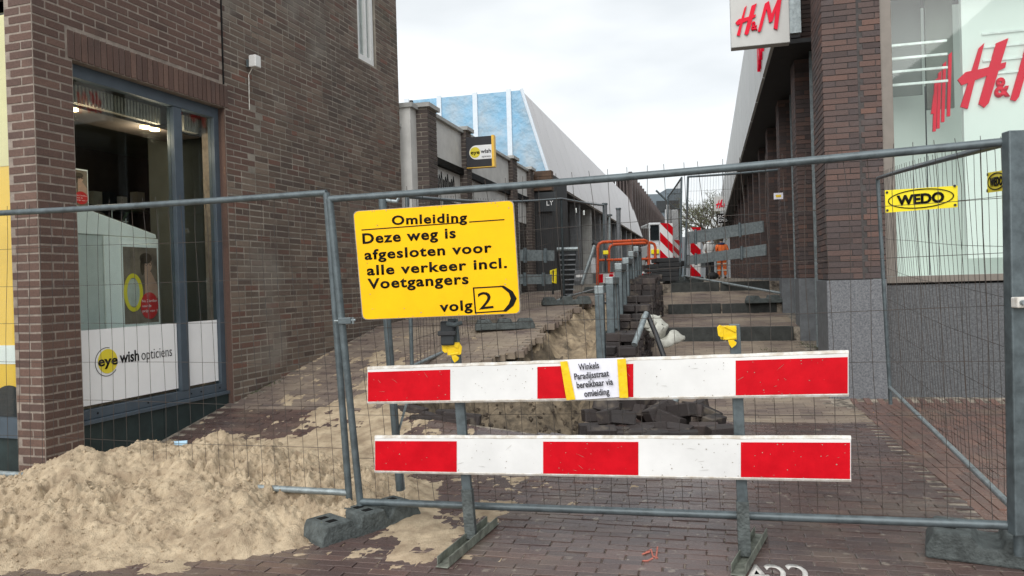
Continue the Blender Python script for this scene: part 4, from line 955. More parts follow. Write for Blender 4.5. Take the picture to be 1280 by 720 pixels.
# yellow fence plates
def wedo(TL, TR, BR, BL, label, full):
    t = thing('fence_plate', label, 'sign', BL); mb = MB(); mb.slab(TL, TR, BR, BL, .004); mb.build('plate', M['yellow_bright'], t)
    U = (BR-BL); w = U.length; U = U.normalized(); V = (TL-BL); h = V.length; V = (V-U*V.dot(U)).normalized(); F = Fr(BL, U, V, U.cross(V))
    mb = MB(); ring(mb, F, w*.5, h*.5, w*.46, h*.42, .006, .002, .004); mb.build('oval', M['black'], t)
    text(t, 'WEDO', F(w*.5, h*.29, .002), U, V, h*.42, M['black'], width=w*.66, align='CENTER', bold=.045)
    for a in (.03, .97):
        for b in (.1, .9): mb = MB(); disc(mb, F, w*a, h*b, .008, .008, .002, .005, 8); mb.build('rivet', M['ink'], t)
def onp(px, py, t): return P(px, py, lerp(6.9, 3.92, t))
ty = lambda px: 1-((px-1097)/(1257-1097))
def YW(px):
    # depth on the side fence plane for a pixel column
    A = P(1100, 250, 7.85); B = P(1257, 250, 3.88); k = (px-640)/FP
    s = (k*A.y-A.x)/((B.x-A.x)-k*(B.y-A.y)); return A.y+s*(B.y-A.y)-.2
wedo(P(1106, 238, YW(1197)+.3), P(1197, 232, YW(1197)), P(1197, 259, YW(1197)), P(1107, 266, YW(1197)+.3), 'wide yellow name plate wired to the right side fence', True)
wedo(P(1234, 216, 4.05), P(1258, 212, 3.76), P(1258, 238, 3.76), P(1234, 241, 4.05), 'narrow yellow name plate next to the thick right post', False)

# ------------------------------------------------------------------ striped barrier
YL, YR = 4.40, 3.72
bar = thing('striped_barrier', 'red and white striped road barrier with two boards on steel posts', 'road barrier', P(760, 690, 4.0))
def sfrac(A, B, px, py):
    d = RM @ Vector(((px-640)/FP, -(py-360)/FP, -1)); k = d.x/d.y
    return (k*A.y-A.x)/((B.x-A.x)-k*(B.y-A.y))
for nm, (x0, yt0, yb0), (x1, yt1, yb1), segs in (('upper', (459, 461, 503), (1061, 441, 493), [(459, 563, 1), (563, 672, 0), (672, 792, 1), (792, 920, 0), (920, 1061, 1)]),
                                            ('lower', (468, 547, 589), (1064, 548, 600), [(468, 571, 1), (571, 679, 0), (679, 798, 1), (798, 926, 0), (926, 1064, 1)])):
    TLp, TRp, BRp, BLp = P(x0, yt0, YL), P(x1, yt1, YR), P(x1, yb1, YR), P(x0, yb0, YL)
    mb = MB(); mb.slab(TLp, TRp, BRp, BLp, .028); bd = mb.build('board', M['white'], bar, bevel=.004)
    nrm = (TRp-TLp).cross(BLp-TLp).normalized(); nrm = nrm if nrm.y < 0 else -nrm
    for s_0, s_1, isr in segs:
        u0, u1 = sfrac(TLp, TRp, s_0, yt0), sfrac(TLp, TRp, s_1, yt0); u0, u1 = max(.002, u0), min(.998, u1)
        f = lambda u, v: lerp(lerp(TLp, TRp, u), lerp(BLp, BRp, u), v)+nrm*.0025
        if isr: mb = MB(); mb.slab(f(u0, .10), f(u1, .10), f(u1, .975), f(u0, .975), .0015); mb.build('red_band', M['red'], bd)
    mb = MB(); n = 40; r_ = random.Random(4)
    mb.tube([lerp(TLp, TRp, i/n)+nrm*(-.012+r_.uniform(-.0008, .0008))+Vector((0, 0, -.001+r_.uniform(-.0012, .0012))) for i in range(n+1)], .0135, 8); mb.build('top_edge', M['white_edge'], bd, smooth=True)
    mb = MB(); mb.tube([lerp(BLp, BRp, i/n)+nrm*(-.010) for i in range(n+1)], .012, 6); mb.build('bottom_edge', M['white_edge'], bd, smooth=True)
    # chips in the paint
    mb = MB(); rr = random.Random(nm)
    for i in range(110):
        u, v = rr.uniform(.01, .99), rr.uniform(.16, .97) if rr.random() < .6 else rr.choice((.15, .96)); c = f(u, v)+nrm*.0008; sz = rr.uniform(.0008, .0032)
        Uv = (TRp-TLp).normalized(); Vv = (BLp-TLp).normalized(); m = rr.randint(4, 6)
        mb.prism(Fr(c, Uv, Vv, nrm), [(sz*rr.uniform(.5, 1.6)*math.cos(6.283*k/m), sz*rr.uniform(.5, 1.3)*math.sin(6.283*k/m)) for k in range(m)], 0, .0006)
    for i in range(14):
        u, v = rr.uniform(.02, .98), rr.uniform(.2, .9); c = f(u, v)+nrm*.0008; an = rr.uniform(-1, 1); l_ = rr.uniform(.008, .05); U_ = (Uv*math.cos(an)+Vv*math.sin(an)); V_ = nrm.cross(U_)
        mb.prism(Fr(c, U_, V_, nrm), [(-l_/2, 0), (0, .0006), (l_/2, .0003), (l_/3, -.0005)], 0, .0005)
    mb.build('paint_chips', M['grime'], bd, kind='stuff')
def leg(top, bot, fa, fb, cap_px=None):
    mb = MB(); U = Vector((.97, -.24, 0)); d = (top-bot); F = Fr(bot, U, Vector((.24, .97, 0)), d.normalized()); mb.box(F, -.027, .027, -.017, .017, 0, d.length); p = mb.build('post', M['galv'], bar, bevel=.004)
    mb = MB(); mb.box(F, -.031, .031, -.021, .021, 0, .28); mb.build('sleeve', M['concrete'], p, bevel=.003)
    ax = (fb-fa).normalized(); sd = ax.cross(Vector((0, 0, 1))).normalized(); Ff = Fr(fa, ax, sd)
    mb = MB(); Lf = (fb-fa).length; mb.box(Ff, 0, Lf, -.035, .035, .004, .010); mb.box(Ff, 0.02, Lf-.02, -.035, -.030, .0105, .055); mb.box(Ff, 0.02, Lf-.02, .030, .035, .0105, .055)
    mb.build('foot', M['leg_foot'], bar, bevel=.003)
a1, a2 = P(566, 398, 4.32), P(589, 668, 4.32); b1, b2 = P(918, 405, 3.93), P(931, 694, 3.93)
def gz(px, py):
    g = G(px, py); g.z = hxy(g.x, g.y); return g
a2.z = .02; b2.z = .02
leg(a1, a2, gz(552, 712), gz(617, 656)); leg(b1, b2, gz(922, 722), gz(952, 672))
for o in bar.children:
    pass
# tape on posts, clamp below the sign
for (px, py, Y_, lab) in ((566, 436, 4.27, 'yellow tape tied round the left barrier post under the sign'), (912, 416, 3.88, 'yellow tape tied round the top of the right barrier post')):
    c = P(px, py, Y_); F = Fr(c, (1, 0, 0), (0, 1, 0)); w = .033; z1 = c.z; k = Y_/FP
    mb = MB(); mb.box(F, -.031, .036, .001, .062, -.036, .034)
    flap = [(-.031, .034), (-.05, .042), (-.062, .03), (-.058, -.012), (-.045, -.022), (-.031, -.02)]
    tail = [(-.01, -.036), (.018, -.036), (.034, -.05), (.03, -.062), (.008, -.078), (-.004, -.06)]
    up_ = [(.02, .034), (.036, .034), (.052, .01), (.046, -.03), (.036, -.036)]
    Fv = Fr(c, (1, 0, 0), (0, 0, 1), (0, -1, 0))
    mb.prism(Fv, flap, -.004, .0); mb.prism(Fv, tail, .0, .004); mb.prism(Fv, [(-.028, .03), (.03, .0), (.036, .02), (-.015, .038)], .0, .006); mb.prism(Fv, [(-.03, -.03), (.03, -.018), (.034, -.03), (-.02, -.036)], .0, .005)
    if px < 700: mb.prism(Fv, up_, -.004, .002)
    mb.build('tape', M['tape'], loc=c, bevel=.002, label=lab, cat='tape')
t = thing('post_clamp', 'black clamp holding the yellow sign on its post', 'clamp', P(562, 415, 4.28))
F = Fr(P(560, 418, 4.27), (1, 0, 0), (0, 0, 1), (0, -1, 0)); mb = MB(); mb.box(F, -.04, .035, -.06, .075, -.03, .02); mb.build('body', M['bin'], t, bevel=.008)
mb = MB(); mb.box(F, -.055, .045, -.005, .02, -.02, .035); mb.build('jaw', M['pipe_dark'], t, bevel=.005)
mb = MB(); mb.tube([F(.0, .06, .02), F(.04, .055, .05), F(.085, .065, .05)], .012, 8); mb.build('lever', M['galv'], t, smooth=True)
# notice paper
def tnu(px, py): return P(px, py, YL+(YR-YL)*((px-459)/602)*1.0-.045)
pp = thing('notice_paper', 'white paper notice taped over the upper striped board', 'notice', tnu(742, 500))
TLq, TRq, BRq, BLq = tnu(707, 450), tnu(779, 447), tnu(783, 496), tnu(713, 500)
mb = MB(); nsg = 8
for i in range(nsg):
    u0, u1 = i/nsg, (i+1)/nsg; w0, w1 = .006*math.sin(u0*5), .006*math.sin(u1*5)
    mb.slab(lerp(TLq, TRq, u0)+Vector((0, w0, 0)), lerp(TLq, TRq, u1)+Vector((0, w1, 0)), lerp(BLq, BRq, u1)+Vector((0, -w1, 0)), lerp(BLq, BRq, u0)+Vector((0, -w0, 0)), .001)
mb.build('sheet', M['paper'], pp)
U = (TRq-TLq).normalized(); V = (TLq-BLq); V = (V-U*V.dot(U)).normalized()
U2 = (U+V*.07).normalized(); V2 = (V-U*.07).normalized()
for i, (s_, px, py, w) in enumerate((('Winkels', 736, 461, 26), ('Paradijsstraat', 739.5, 472, 44), ('bereikbaar via', 743.5, 482.5, 46), ('omleiding', 746, 494, 32))):
    O = tnu(px, py)+Vector((0, -.012, 0)); text(pp, s_, O, U2, V2, .034, M['ink'], width=w/FP*(O.y), align='CENTER', ext=.0006, bold=.022)
for pts in (((700, 452), (709, 451), (719, 499), (708, 500)), ((771, 449), (782, 448), (785, 497), (774, 497))):
    mb = MB(); q4 = [tnu(*p)+Vector((0, -.009, 0)) for p in pts]; mb.slab(*q4, .0008); mb.build('tape_strip', M['tape'], pp)
# yellow diversion sign
Ys = lambda px: 4.22-.12*((px-441)/210)
sg = thing('diversion_sign', 'yellow rectangular diversion sign with black Dutch text', 'sign', P(560, 398, 4.2))
A, B, C_, D = P(441, 264, Ys(441)), P(642, 250, Ys(642)), P(651, 392, Ys(651)), P(453, 400, Ys(453))
def rquad(k, dz):
    pts = []; cs = [A, B, C_, D]; nrm = (B-A).cross(D-A).normalized(); nrm = nrm if nrm.y < 0 else -nrm
    cen = (A+B+C_+D)/4; cs = [c+(cen-c).normalized()*k for c in cs]
    for i in range(4):
        p0, p1, p2 = cs[i-1], cs[i], cs[(i+1) % 4]; d0 = (p0-p1).normalized()*.03; d1 = (p2-p1).normalized()*.03
        for t_ in np.linspace(0, 1, 5): pts.append(p1+d0*(1-t_)**2+d1*t_**2+nrm*dz)
    return pts, nrm
for k, dz, m_, nm in ((0, 0, 'grime', 'rim'), (.006, .0015, 'yellow', 'face')):
    pts, nrm = rquad(k, dz); n = len(pts); vs = pts+[p-nrm*(.012 if nm == 'rim' else .001) for p in pts]
    mb = MB(); mb.add(vs, [tuple(range(n)), tuple(range(n, 2*n))[::-1]]+[(i, (i+1) % n, n+(i+1) % n, n+i) for i in range(n)]); mb.build(nm, M[m_], sg)
U = (C_-D).normalized(); V = (A-D); V = (V-U*V.dot(U)).normalized(); NS = U.cross(V)
def onS(px, py):
    d = RM @ Vector(((px-640)/FP, -(py-360)/FP, -1)); o = Vector((0, 0, CH)); k = (D-o).dot(NS)/d.dot(NS); return o+d*k+NS*.0022
def st(s_, x0, y0, x1, y1, hpx, b=.028):
    O = onS(x0, y0); E = onS(x1, y1); w = (E-O).length; Ud = (E-O).normalized(); Vd = (V-Ud*V.dot(Ud)).normalized()
    text(sg, s_, O, Ud, Vd, hpx/FP*4.17, M['black'], width=w, ext=.0008, bold=b, lift=.0005, spacing=1.12)
st('Omleiding', 490, 281, 584, 277, 11.5); st('Deze weg is', 453.5, 304.5, 570, 297, 13); st('afgesloten voor', 456, 324.5, 615, 315, 12.5); st('alle verkeer incl.', 459, 344, 634, 334.5, 12.5); st('Voetgangers', 460, 361, 586, 354.5, 13); st('volg', 550, 389.5, 591, 387, 12.5)
st('2', 599, 387, 617, 385, 22, .0)
def stroke(pts, w, nm='line'):
    mb = MB()
    for p0, p1 in zip(pts, pts[1:]):
        a, b = onS(*p0), onS(*p1); d = (b-a).normalized(); e = NS.cross(d)*w; mb.slab(a-d*w*.9+e+NS*.001, b+d*w*.9+e+NS*.001, b+d*w*.9-e+NS*.001, a-d*w*.9-e+NS*.001, .0006)
    mb.build(nm, M['black'], sg)
stroke([(452.5, 287.5), (574, 278.5)], .0028); stroke([(587, 277.5), (630, 274.5)], .0028)
stroke([(592, 360), (594.5, 391)], .004, 'arrow_box'); stroke([(592, 360), (627, 358), ], .0035, 'arrow_box'); stroke([(594.5, 391), (630, 388.5)], .0035, 'arrow_box')
mb = MB(); pl = [(625, 357), (630, 357), (641, 364), (646, 373), (642, 382), (633, 389.5), (628, 389.5), (636, 380), (638.5, 373), (636, 366)]
pts = [onS(*p)+NS*.0012 for p in pl]; n = len(pts); vs = pts+[p+NS*.0006 for p in pts]
mb.add(vs, [tuple(range(n)), tuple(range(n, 2*n))[::-1]]+[(i, (i+1) % n, n+(i+1) % n, n+i) for i in range(n)]); mb.build('arrow_head', M['black'], sg)
mb = MB(); rr = random.Random(8)
for i in range(46):
    a, b = rr.uniform(0, 1), rr.uniform(0, 1)
    if rr.random() < .5: b = rr.choice((.015, .985))
    c = lerp(lerp(A, B, a), lerp(D, C_, a), b)+NS*.0024; sz = rr.uniform(.001, .004); mb.prism(Fr(c, U, V, NS), [(sz*rr.uniform(.5, 1.5)*math.cos(k*1.25), sz*rr.uniform(.5, 1.2)*math.sin(k*1.25)) for k in range(5)], 0, .0006)
mb.build('paint_chips', M['grime'], sg, kind='stuff')

# ------------------------------------------------------------------ posts, brick stacks, loose bricks
def hoop(qa, sa, sb, zt, label, w=.05, drop=.0):
    t = thing('steel_hoop', label, 'steel hoop', (*xy(qa, sa), float(prL(sa))), 'steel hoops along the trench')
    X0, Y0 = xy(qa, sa); X1, Y1 = xy(qa, sb); F = Fr((X0, Y0, 0), SU, SN); Ld = (Vector((X1, Y1))-Vector((X0, Y0))).length
    z0 = float(prL(sa))-.6
    mb = MB(); mb.box(F, -w, w, -w, w, z0, zt-2*w-.001); mb.build('leg', M['galv'], t, bevel=.008)
    mb = MB(); mb.box(F, Ld-w, Ld+w, -w, w, z0, zt-2*w-.001); mb.build('leg', M['galv'], t, bevel=.008)
    mb = MB(); mb.box(F, -w-.004, Ld+w+.004, -w-.003, w+.003, zt-2*w, zt); mb.build('top_bar', M['galv_light'], t, bevel=.012)
def HP(px, py, q):  # point on the vertical plane q through a pixel
    d = RM @ Vector(((px-640)/FP, -(py-360)/FP, -1)); a = d.x*UY-d.y*UX; k = q/a; return Vector((0, 0, CH))+d*k
hl = ['first steel hoop, nearest and lowest beside the sandy trench', 'second steel hoop from the front beside the trench', 'third steel hoop from the front beside the trench', 'fourth steel hoop beside the trench', 'fifth steel hoop before the brick stacks', 'farthest steel hoop near the orange barrier']
hp = [(744, 757, 357, 445), (757, 770, 346, 0), (768, 781, 329, 0), (777, 787, 322, 0), (784, 792, 314, 0), (790, 799, 308, 0)]
for i, (x0, x1, yt, _) in enumerate(hp):
    # a spaced row: depth from the pixel column of its near leg on the line q
    s_a = 8.4+i*1.25; pA = xy(-1.36, s_a)
    Pn = P(x0+5, yt, xy(-1.36, s_a)[1]+0.0)
    X = Pn.x; Yv = Pn.y; q1, s1_ = qs(X, Yv); hoop(q1, s1_, s1_+(.0 if i == 0 else .55)+.02, Pn.z, hl[i], w=.048 if i < 2 else .05)
bl_lab = ['brick stack closest to the camera beside the first steel hoop', 'brick stack one behind the closest one along the trench', 'low brick stack in the near half of the row', 'brick stack in the middle of the row with uneven top', 'brick stack just past the middle of the row', 'brick stack in the far half of the row', 'brick stack near the far steps', 'brick stack before the last along the kerb', 'farthest brick stack of the row near the orange barrier']
def stack(s0, q0, n_s, n_q, nl, label, seed):
    r = random.Random(seed); X0, Y0 = xy(q0, s0); z0 = float(prR(s0+.2)) if s0 > 9.2 else float(hq(q0, s0)); z0 = min(z0, float(prR(s0)))
    t = thing('brick_stack', label, 'brick stack', (X0, Y0, z0), 'stacks of paving bricks along the trench')
    var = unit_bricks(M['loose_brick'], 'brick', 3, .03, .05); L0 = t.location
    for l_ in range(nl):
        for i in range(n_s):
            for j in range(n_q):
                if l_ > nl-3 and r.random() < .22: continue
                qa = j*.215+r.uniform(-.018, .018); sa = i*.112+r.uniform(-.012, .012)
                o = bpy.data.objects.new('brick', r.choice(var)); COL.objects.link(o); o.parent = t
                U = (SN*math.cos(0)+SU*r.uniform(-.09, .09)).normalized(); Vv = Vector((0, 0, 1)).cross(U)
                c = SN*qa+SU*sa+Vector((0, 0, .05+l_*.098))
                o.matrix_local = Matrix.Translation(c) @ Matrix((U, Vv, (0, 0, 1))).transposed().to_4x4() @ Matrix.Diagonal((.205, .1, .09, 1))
ks = [(8.75, 3, 6), (9.3, 3, 7), (9.85, 3, 6), (10.45, 3, 7), (11.1, 3, 7), (11.8, 3, 7), (12.6, 2, 7), (13.4, 2, 7), (14.4, 2, 7)]
for i, (s0, ns, nl) in enumerate(ks): stack(s0, -1.14+.0*i, ns, 2, nl+1, bl_lab[i], i)
# dark rubble core under the stacks, as retaining kerb stones
for i in range(8):
    s0 = 8.9+i*.78; F = Fr((*xy(-1.27, s0), 0), SU, SN); z = float(prR(s0+.3)); zl = max(float(prL(s0)), z)
    mb = MB(); mb.box(F, 0, .77, 0, .09, z-.5, zl+.03+.006*(i % 3)); mb.build('edging_stone', M['kerb'], bevel=.01, loc=F(0, 0, z), label='dark stone edging block beneath the brick stacks', cat='edging stone', group='edging stones under the stacks')
# loose bricks beyond the lower board
spots = [(745, 520, 0, .5, 0), (762, 535, .1, 1.2, 0), (752, 545, 0, .2, 0), (773, 523, 0, .9, 0), (790, 548, .0, .1, 0), (806, 526, .05, 1.1, .5), (800, 543, .0, -.5, 0), (815, 541, .02, .3, 0), (832, 548, 0, -.1, 0), (838, 535, .06, -.5, .25), (846, 525, .02, -.35, .1), (862, 527, .1, -.2, .05), (880, 540, .0, .02, 0), (875, 517, .06, 1.3, 0), (848, 542, .0, -.45, .05), (780, 512, .05, .3, 0), (826, 516, 0, -.7, 0), (760, 508, .12, .1, 0), (741, 533, -.05, .3, 0), (770, 545, 0, -.3, 0), (818, 550, 0, .5, 0), (855, 549, 0, .15, 0), (868, 512, .0, .6, .2), (892, 530, 0, 1.0, 0), (885, 522, .03, -.3, .4), (797, 512, .1, .7, .3), (812, 508, .08, -.4, 0), (836, 524, .13, .2, .35), (853, 533, .14, -.6, -.2), (778, 538, .1, .1, .1), (760, 524, .12, -.2, .2), (745, 508, .14, .4, 0), (822, 532, .12, .8, -.3), (902, 543, 0, .5, 0)]
lv = unit_bricks(M['loose_brick'], 'loose_brick', 4, .03, .05); r = random.Random(12)
for i, (px, py, dz, an, ti) in enumerate(spots):
    g = G(px, py+6); o = bpy.data.objects.new('loose_brick', r.choice(lv)); COL.objects.link(o)
    lab = 'dark loose paving brick lying in the rubble between trench and right barrier post'
    if i == 12: lab = 'loose brick lying square at the right end of the rubble'
    if i == 13: lab = 'loose brick standing behind the right end of the rubble'
    side = 'left' if px < 770 else ('middle' if px < 820 else 'right'); row = 'back' if py < 520 else ('centre' if py < 538 else 'front')
    if i not in (12, 13): lab = 'dark loose paving brick in the %s row at the %s of the rubble' % (row, side)
    props(o, lab, 'brick', 'loose bricks in the rubble')
    z = hxy(g.x, g.y)
    o.matrix_world = Matrix.Translation((g.x, g.y, z+.055+dz)) @ Matrix.Rotation(an-.25, 4, 'Z') @ Matrix.Rotation(ti, 4, 'Y') @ Matrix.Rotation(r.uniform(-.25, .25), 4, 'X') @ Matrix.Diagonal((.26, .13, .12, 1))
mb = MB()
for i in range(120):
    q_r, s_r = r.uniform(-3, -1.1), r.uniform(6.9, 9.6); g = Vector((*xy(q_r, s_r), 0)); R_ = r.uniform(.008, .034)*(1.9 if r.random() < .08 else 1)
    q0, s0 = qs(g.x, g.y); sd_ = float(np.interp(s0, [7, 9], [.55, .35])); ii_, jj_ = min(len(s_)-1, int((s0-6.35)/.03)), min(len(qq)-1, max(0, int((q0+3.5)/.025))); zz = float(TZ[ii_, jj_])+R_*.2
    if not bool(trench(q0, s0, -.05)): continue
    mb.ell(frz(g.x, g.y, zz, r.uniform(0, 6), (r.uniform(-1, 1), r.uniform(-1, 1))), R_, R_*r.uniform(.6, 1), R_*r.uniform(.5, .9), 7, 5)
M['clod'] = mat('damp soil clod', (.13, .1, .07), .95, col2=(.05, .04, .03), scale=14, bump=.9, bscale=60)  # clods toned darker than the trench soil around them
mb.v = [(x_+r.gauss(0, .005), y_+r.gauss(0, .005), z_+r.gauss(0, .005)) for x_, y_, z_ in mb.v]
mb.build('soil_clods', M['clod'], kind='stuff', label='dark damp clods of soil in the near end of the pit', cat='soil')
# broken paving edge left of the pit
for i in range(13):
    px = 508+i*6.6+r.uniform(-2, 2); py = 513+i*.9+r.uniform(-1, 9); g = G(px, py); o = bpy.data.objects.new('loose_brick', r.choice(lv)); COL.objects.link(o)
    props(o, 'dark paving brick tipped over the left edge of the pit', 'brick', 'bricks at the pit edge')
    o.matrix_world = Matrix.Translation((g.x, g.y, hxy(g.x, g.y)+.0+r.uniform(-.03, .03))) @ Matrix.Rotation(r.uniform(-.5, .1), 4, 'Z') @ Matrix.Rotation(r.uniform(0, .3), 4, 'Y') @ Matrix.Diagonal((.22, .11, .09, 1))
# pipes and bag
t = thing('pipe_prop', 'worn steel pipe and dark pipe leaning together by the brick stack', 'pipes', G(830, 470))
mb = MB(); mb.tube([P(793, 431, 8.6), P(808, 391, 8.9)], .035, 12, r2=.03); mb.build('pipe', M['galv_light'], t, smooth=True)
mb = MB(); mb.tube([P(809, 392, 8.95), P(820, 418, 8.85), P(832, 452, 8.7)], .03, 10); mb.build('dark_pipe', M['pipe_dark'], t, smooth=True)
mb = MB(); mb.tube([P(846, 486, 8.3), P(842, 520, 7.9)], .035, 12); mb.build('steel_pipe', M['galv_light'], smooth=True, loc=P(842, 520, 7.9), label='short steel pipe end standing behind the loose bricks', cat='pipe')
bg_ = thing('plastic_bag', 'crumpled white plastic bag beside the leaning pipes', 'bag', G(825, 425))
mb = MB()
for (px, py, a, b) in ((822, 408, .14, .15), (812, 400, .11, .08), (838, 423, .16, .06)): mb.ell(Fr(P(px, py, 9.9), (1, 0, 0), (0, 1, 0)), a, .13, b, 26, 18)
o = mb.build('sack', M['bag'], bg_, smooth=True)
for v in o.data.vertices:
    w = v.co*9; w2 = w*2.3; v.co += Vector((float(vnoise(w.x, w.y+w.z, 1))-.5, float(vnoise(w.y, w.z, 2))-.5, float(vnoise(w.z, w.x, 3))-.5))*.11+Vector((float(vnoise(w2.x, w2.y+w2.z, 1))-.5, 0, float(vnoise(w2.z, w2.x, 3))-.5))*.05
# weeds along walls
for (x0, y0, x1, y1, lab) in ((312, 492, 345, 478, 'tuft of green weeds at the foot of the left brick wall'), (1000, 430, 1030, 438, 'green weeds at the foot of the grey pilaster'), (952, 437, 990, 446, 'mossy grass tuft below the first step'), (978, 362, 996, 372, 'small weeds at the wall on the upper step')):
    mb = MB(); g0, g1 = G(x0, y0), G(x1, y1); r = random.Random(x0)
    for i in range(150):
        c = lerp(g0, g1, r.random())+Vector((r.gauss(0, .05), r.gauss(0, .05), 0)); c.z = hxy(c.x, c.y)-.005; a = r.uniform(0, 6.28); l = r.uniform(.01, .035); d = Vector((math.cos(a), math.sin(a), r.uniform(.6, 2))).normalized()*l; w = Vector((-math.sin(a), math.cos(a), 0))*.004
        mb.add([c-w, c+w, c+d], [(0, 1, 2)])
    mb.build('weeds', M['weed'], kind='stuff', label=lab, cat='weeds')
# litter and paint
g = P(222, 546, 5.9); g.z = sand_z(g.x, g.y)+.025; mb = MB(); mb.tube([g+Vector((-.05, 0, .0)), g+Vector((.06, .03, .0))], .024, 10); mb.build('paper_cup', M['blue_cup'], loc=g, label='pale blue crumpled litter on top of the sand by the plinth', cat='litter')
pm = props(thing('paint_mark', 'white sprayed figures on the paving beside the right barrier foot', 'paint mark', G(985, 712)))
g = G(943, 731); text(pm, '422', Vector((g.x, g.y, .002)), (1, -.05, 0), (0, 1, 0), .25, M['chalk'], width=.31, ext=.0006, bold=.01)
pm = thing('paint_mark', 'faint pink sprayed squiggle on the paving between the barrier posts', 'paint mark', G(812, 690))
mb = MB(); 
for pts in (((803, 701), (810, 703), (816, 700)), ((808, 692), (814, 688), (816, 696), (822, 699)), ((822, 686), (820, 699)), ((803, 694), (812, 690))):
    mb.tube([Vector((G(*p).x, G(*p).y, -.0005)) for p in pts], .005, 5)
mb.build('stroke', M['pinkpaint'], pm)

# ------------------------------------------------------------------ objects far up the street
def tubeframe(pts, r, parent, m_, name='tube'): mb = MB(); mb.tube([Vector(p) for p in pts], r, 8); return mb.build(name, M[m_], parent, smooth=True)
def orange_bar(px0, px1, yt, yb, Y_, lab):
    t = thing('orange_barrier', lab, 'barrier', P(px0, yb, Y_), 'orange tube barriers')
    a, b = P(px0, yt, Y_), P(px1, yt-3, Y_+.5); c, d = P(px0, yb, Y_), P(px1, yb, Y_+.5); k = .12; m1, m2 = lerp(a, c, .42), lerp(b, d, .42)
    ab = (b-a).normalized(); tubeframe([c, a-Vector((0, 0, k)), a-Vector((0, 0, k*.3))+ab*k*.3, a+ab*k, b-ab*k, b-Vector((0, 0, k*.3))-ab*k*.3, b-Vector((0, 0, k)), d], .035, t, 'orange_tube', 'frame')
    tubeframe([m1, m2], .028, t, 'orange_tube', 'cross_bar')
    mb = MB(); e = Vector((0, -.02, 0)); mb.slab(lerp(a, c, .74)+e, lerp(b, d, .74)+e, lerp(b, d, .96)+e, lerp(a, c, .96)+e, .03); bb = mb.build('lower_board', M['white'], t)
    for i in range(5):
        u0, u1 = i*.2+.02, i*.2+.1; f = lambda u, v: lerp(lerp(a, b, u), lerp(c, d, u), v)+e*1.3; mb = MB(); mb.slab(f(u0, .75), f(u1, .75), f(u1, .95), f(u0, .95), .003); mb.build('red_band', M['red'], bb)
orange_bar(747, 811, 303, 356, 17.5, 'front orange tube barrier with rounded corners beyond the trench')
orange_bar(761, 819, 306, 352, 18.6, 'rear orange tube barrier with rounded corners beyond the trench')
t = thing('warning_light', 'yellow lamp head hung on the orange tube barrier', 'lamp', P(757, 316, 17.4)); mb = MB(); mb.box(Fr(P(757, 316, 17.3), (1, 0, 0), (0, 1, 0)), -.06, .06, -.05, .05, -.04, .05); mb.build('head', M['yellow_bright'], t, bevel=.015)
mb = MB(); mb.tube([P(757, 320, 17.3), P(757, 340, 17.3)], .02, 6); mb.build('stem', M['pipe_dark'], t)
def beacon(x0, x1, yt, yb, Y_, lab):
    t = thing('beacon_board', lab, 'traffic beacon', P(x0, yb, Y_), 'red white beacon boards'); a, b, c, d = P(x0, yt, Y_), P(x1, yt, Y_), P(x1, yb, Y_), P(x0, yb, Y_)
    mb = MB(); mb.slab(a, b, c, d, .05); mb.build('board', M['white'], t, bevel=.006)
    H = (a-d).length; Wd = (b-a).length; F = Fr(d, (b-a).normalized(), (a-d).normalized(), (b-a).cross(a-d).normalized())
    k = H/2.4; y = -Wd
    while y < H:
        pl = [(0, y+Wd), (Wd, y), (Wd, y+k*.6), (0, y+Wd+k*.6)]
        # clip to board
        pl2 = []
        for p0, p1 in zip(pl, pl[1:]+pl[:1]):
            n_ = 8
            for j in range(n_): q_ = (p0[0]+(p1[0]-p0[0])*j/n_, p0[1]+(p1[1]-p0[1])*j/n_); pl2.append((q_[0], min(max(q_[1], .0), H)))
        if max(p[1] for p in pl2)-min(p[1] for p in pl2) > .02:
            ded = [p for i, p in enumerate(pl2) if (abs(p[0]-pl2[i-1][0])+abs(p[1]-pl2[i-1][1])) > 1e-5]
            mb = MB(); mb.prism(F, ded, .002, .005); mb.build('red_band', M['red'], t)
        y += k*1.2
    mb = MB(); mb.box(F, -.04, Wd+.04, -.15, -.0, -.2, .15); mb.build('base', M['rubber'], t, bevel=.02)
beacon(825, 841, 279, 323, 18.8, 'front red white beacon board right of the small white machine')
beacon(842, 852, 300, 326, 20.5, 'smaller red white beacon board behind the fence posts')
beacon(863, 876, 284, 346, 19.5, 'tall red white beacon board behind the grey barrier boards')
pk = thing('machine', 'small white site machine with dark framed cab beyond the orange barrier', 'construction machine', P(820, 340, 22))
mY = 22.0
def bxp(x0, x1, y0, y1, d, name, m_, yy=mY, par=pk, bev=.02):
    a = P(x0, y0, yy); b = P(x1, y1, yy); mb = MB(); mb.box(WORLD, a.x, b.x, yy, yy+d, b.z, a.z); return mb.build(name, M[m_], par, bevel=bev)
cabin = bxp(811, 826, 306, 330, 1.8, 'body', 'machine_white'); bxp(826.5, 850, 300, 332, 2.4, 'engine_cover', 'machine_white', mY+.1)
for (x0, x1) in ((811, 813), (824, 826)): bxp(x0, x1, 281, 305.8, .06, 'cab_pillar', 'machine_white')
bxp(811, 826, 278.5, 281, 1.4, 'cab_roof', 'machine_white'); bxp(813.2, 823.8, 281.4, 300, .02, 'windscreen', 'dark_glass', mY+.05, bev=0); bxp(813.2, 823.8, 300.3, 305.5, .4, 'dashboard', 'machine_white', mY+.08, bev=.01)
bxp(814, 824, 312, 317, .05, 'number_plate', 'yellow_bright', mY-.06, bev=.005); bxp(816, 822, 322, 326, .05, 'tail_light', 'red', mY-.06, bev=.01)
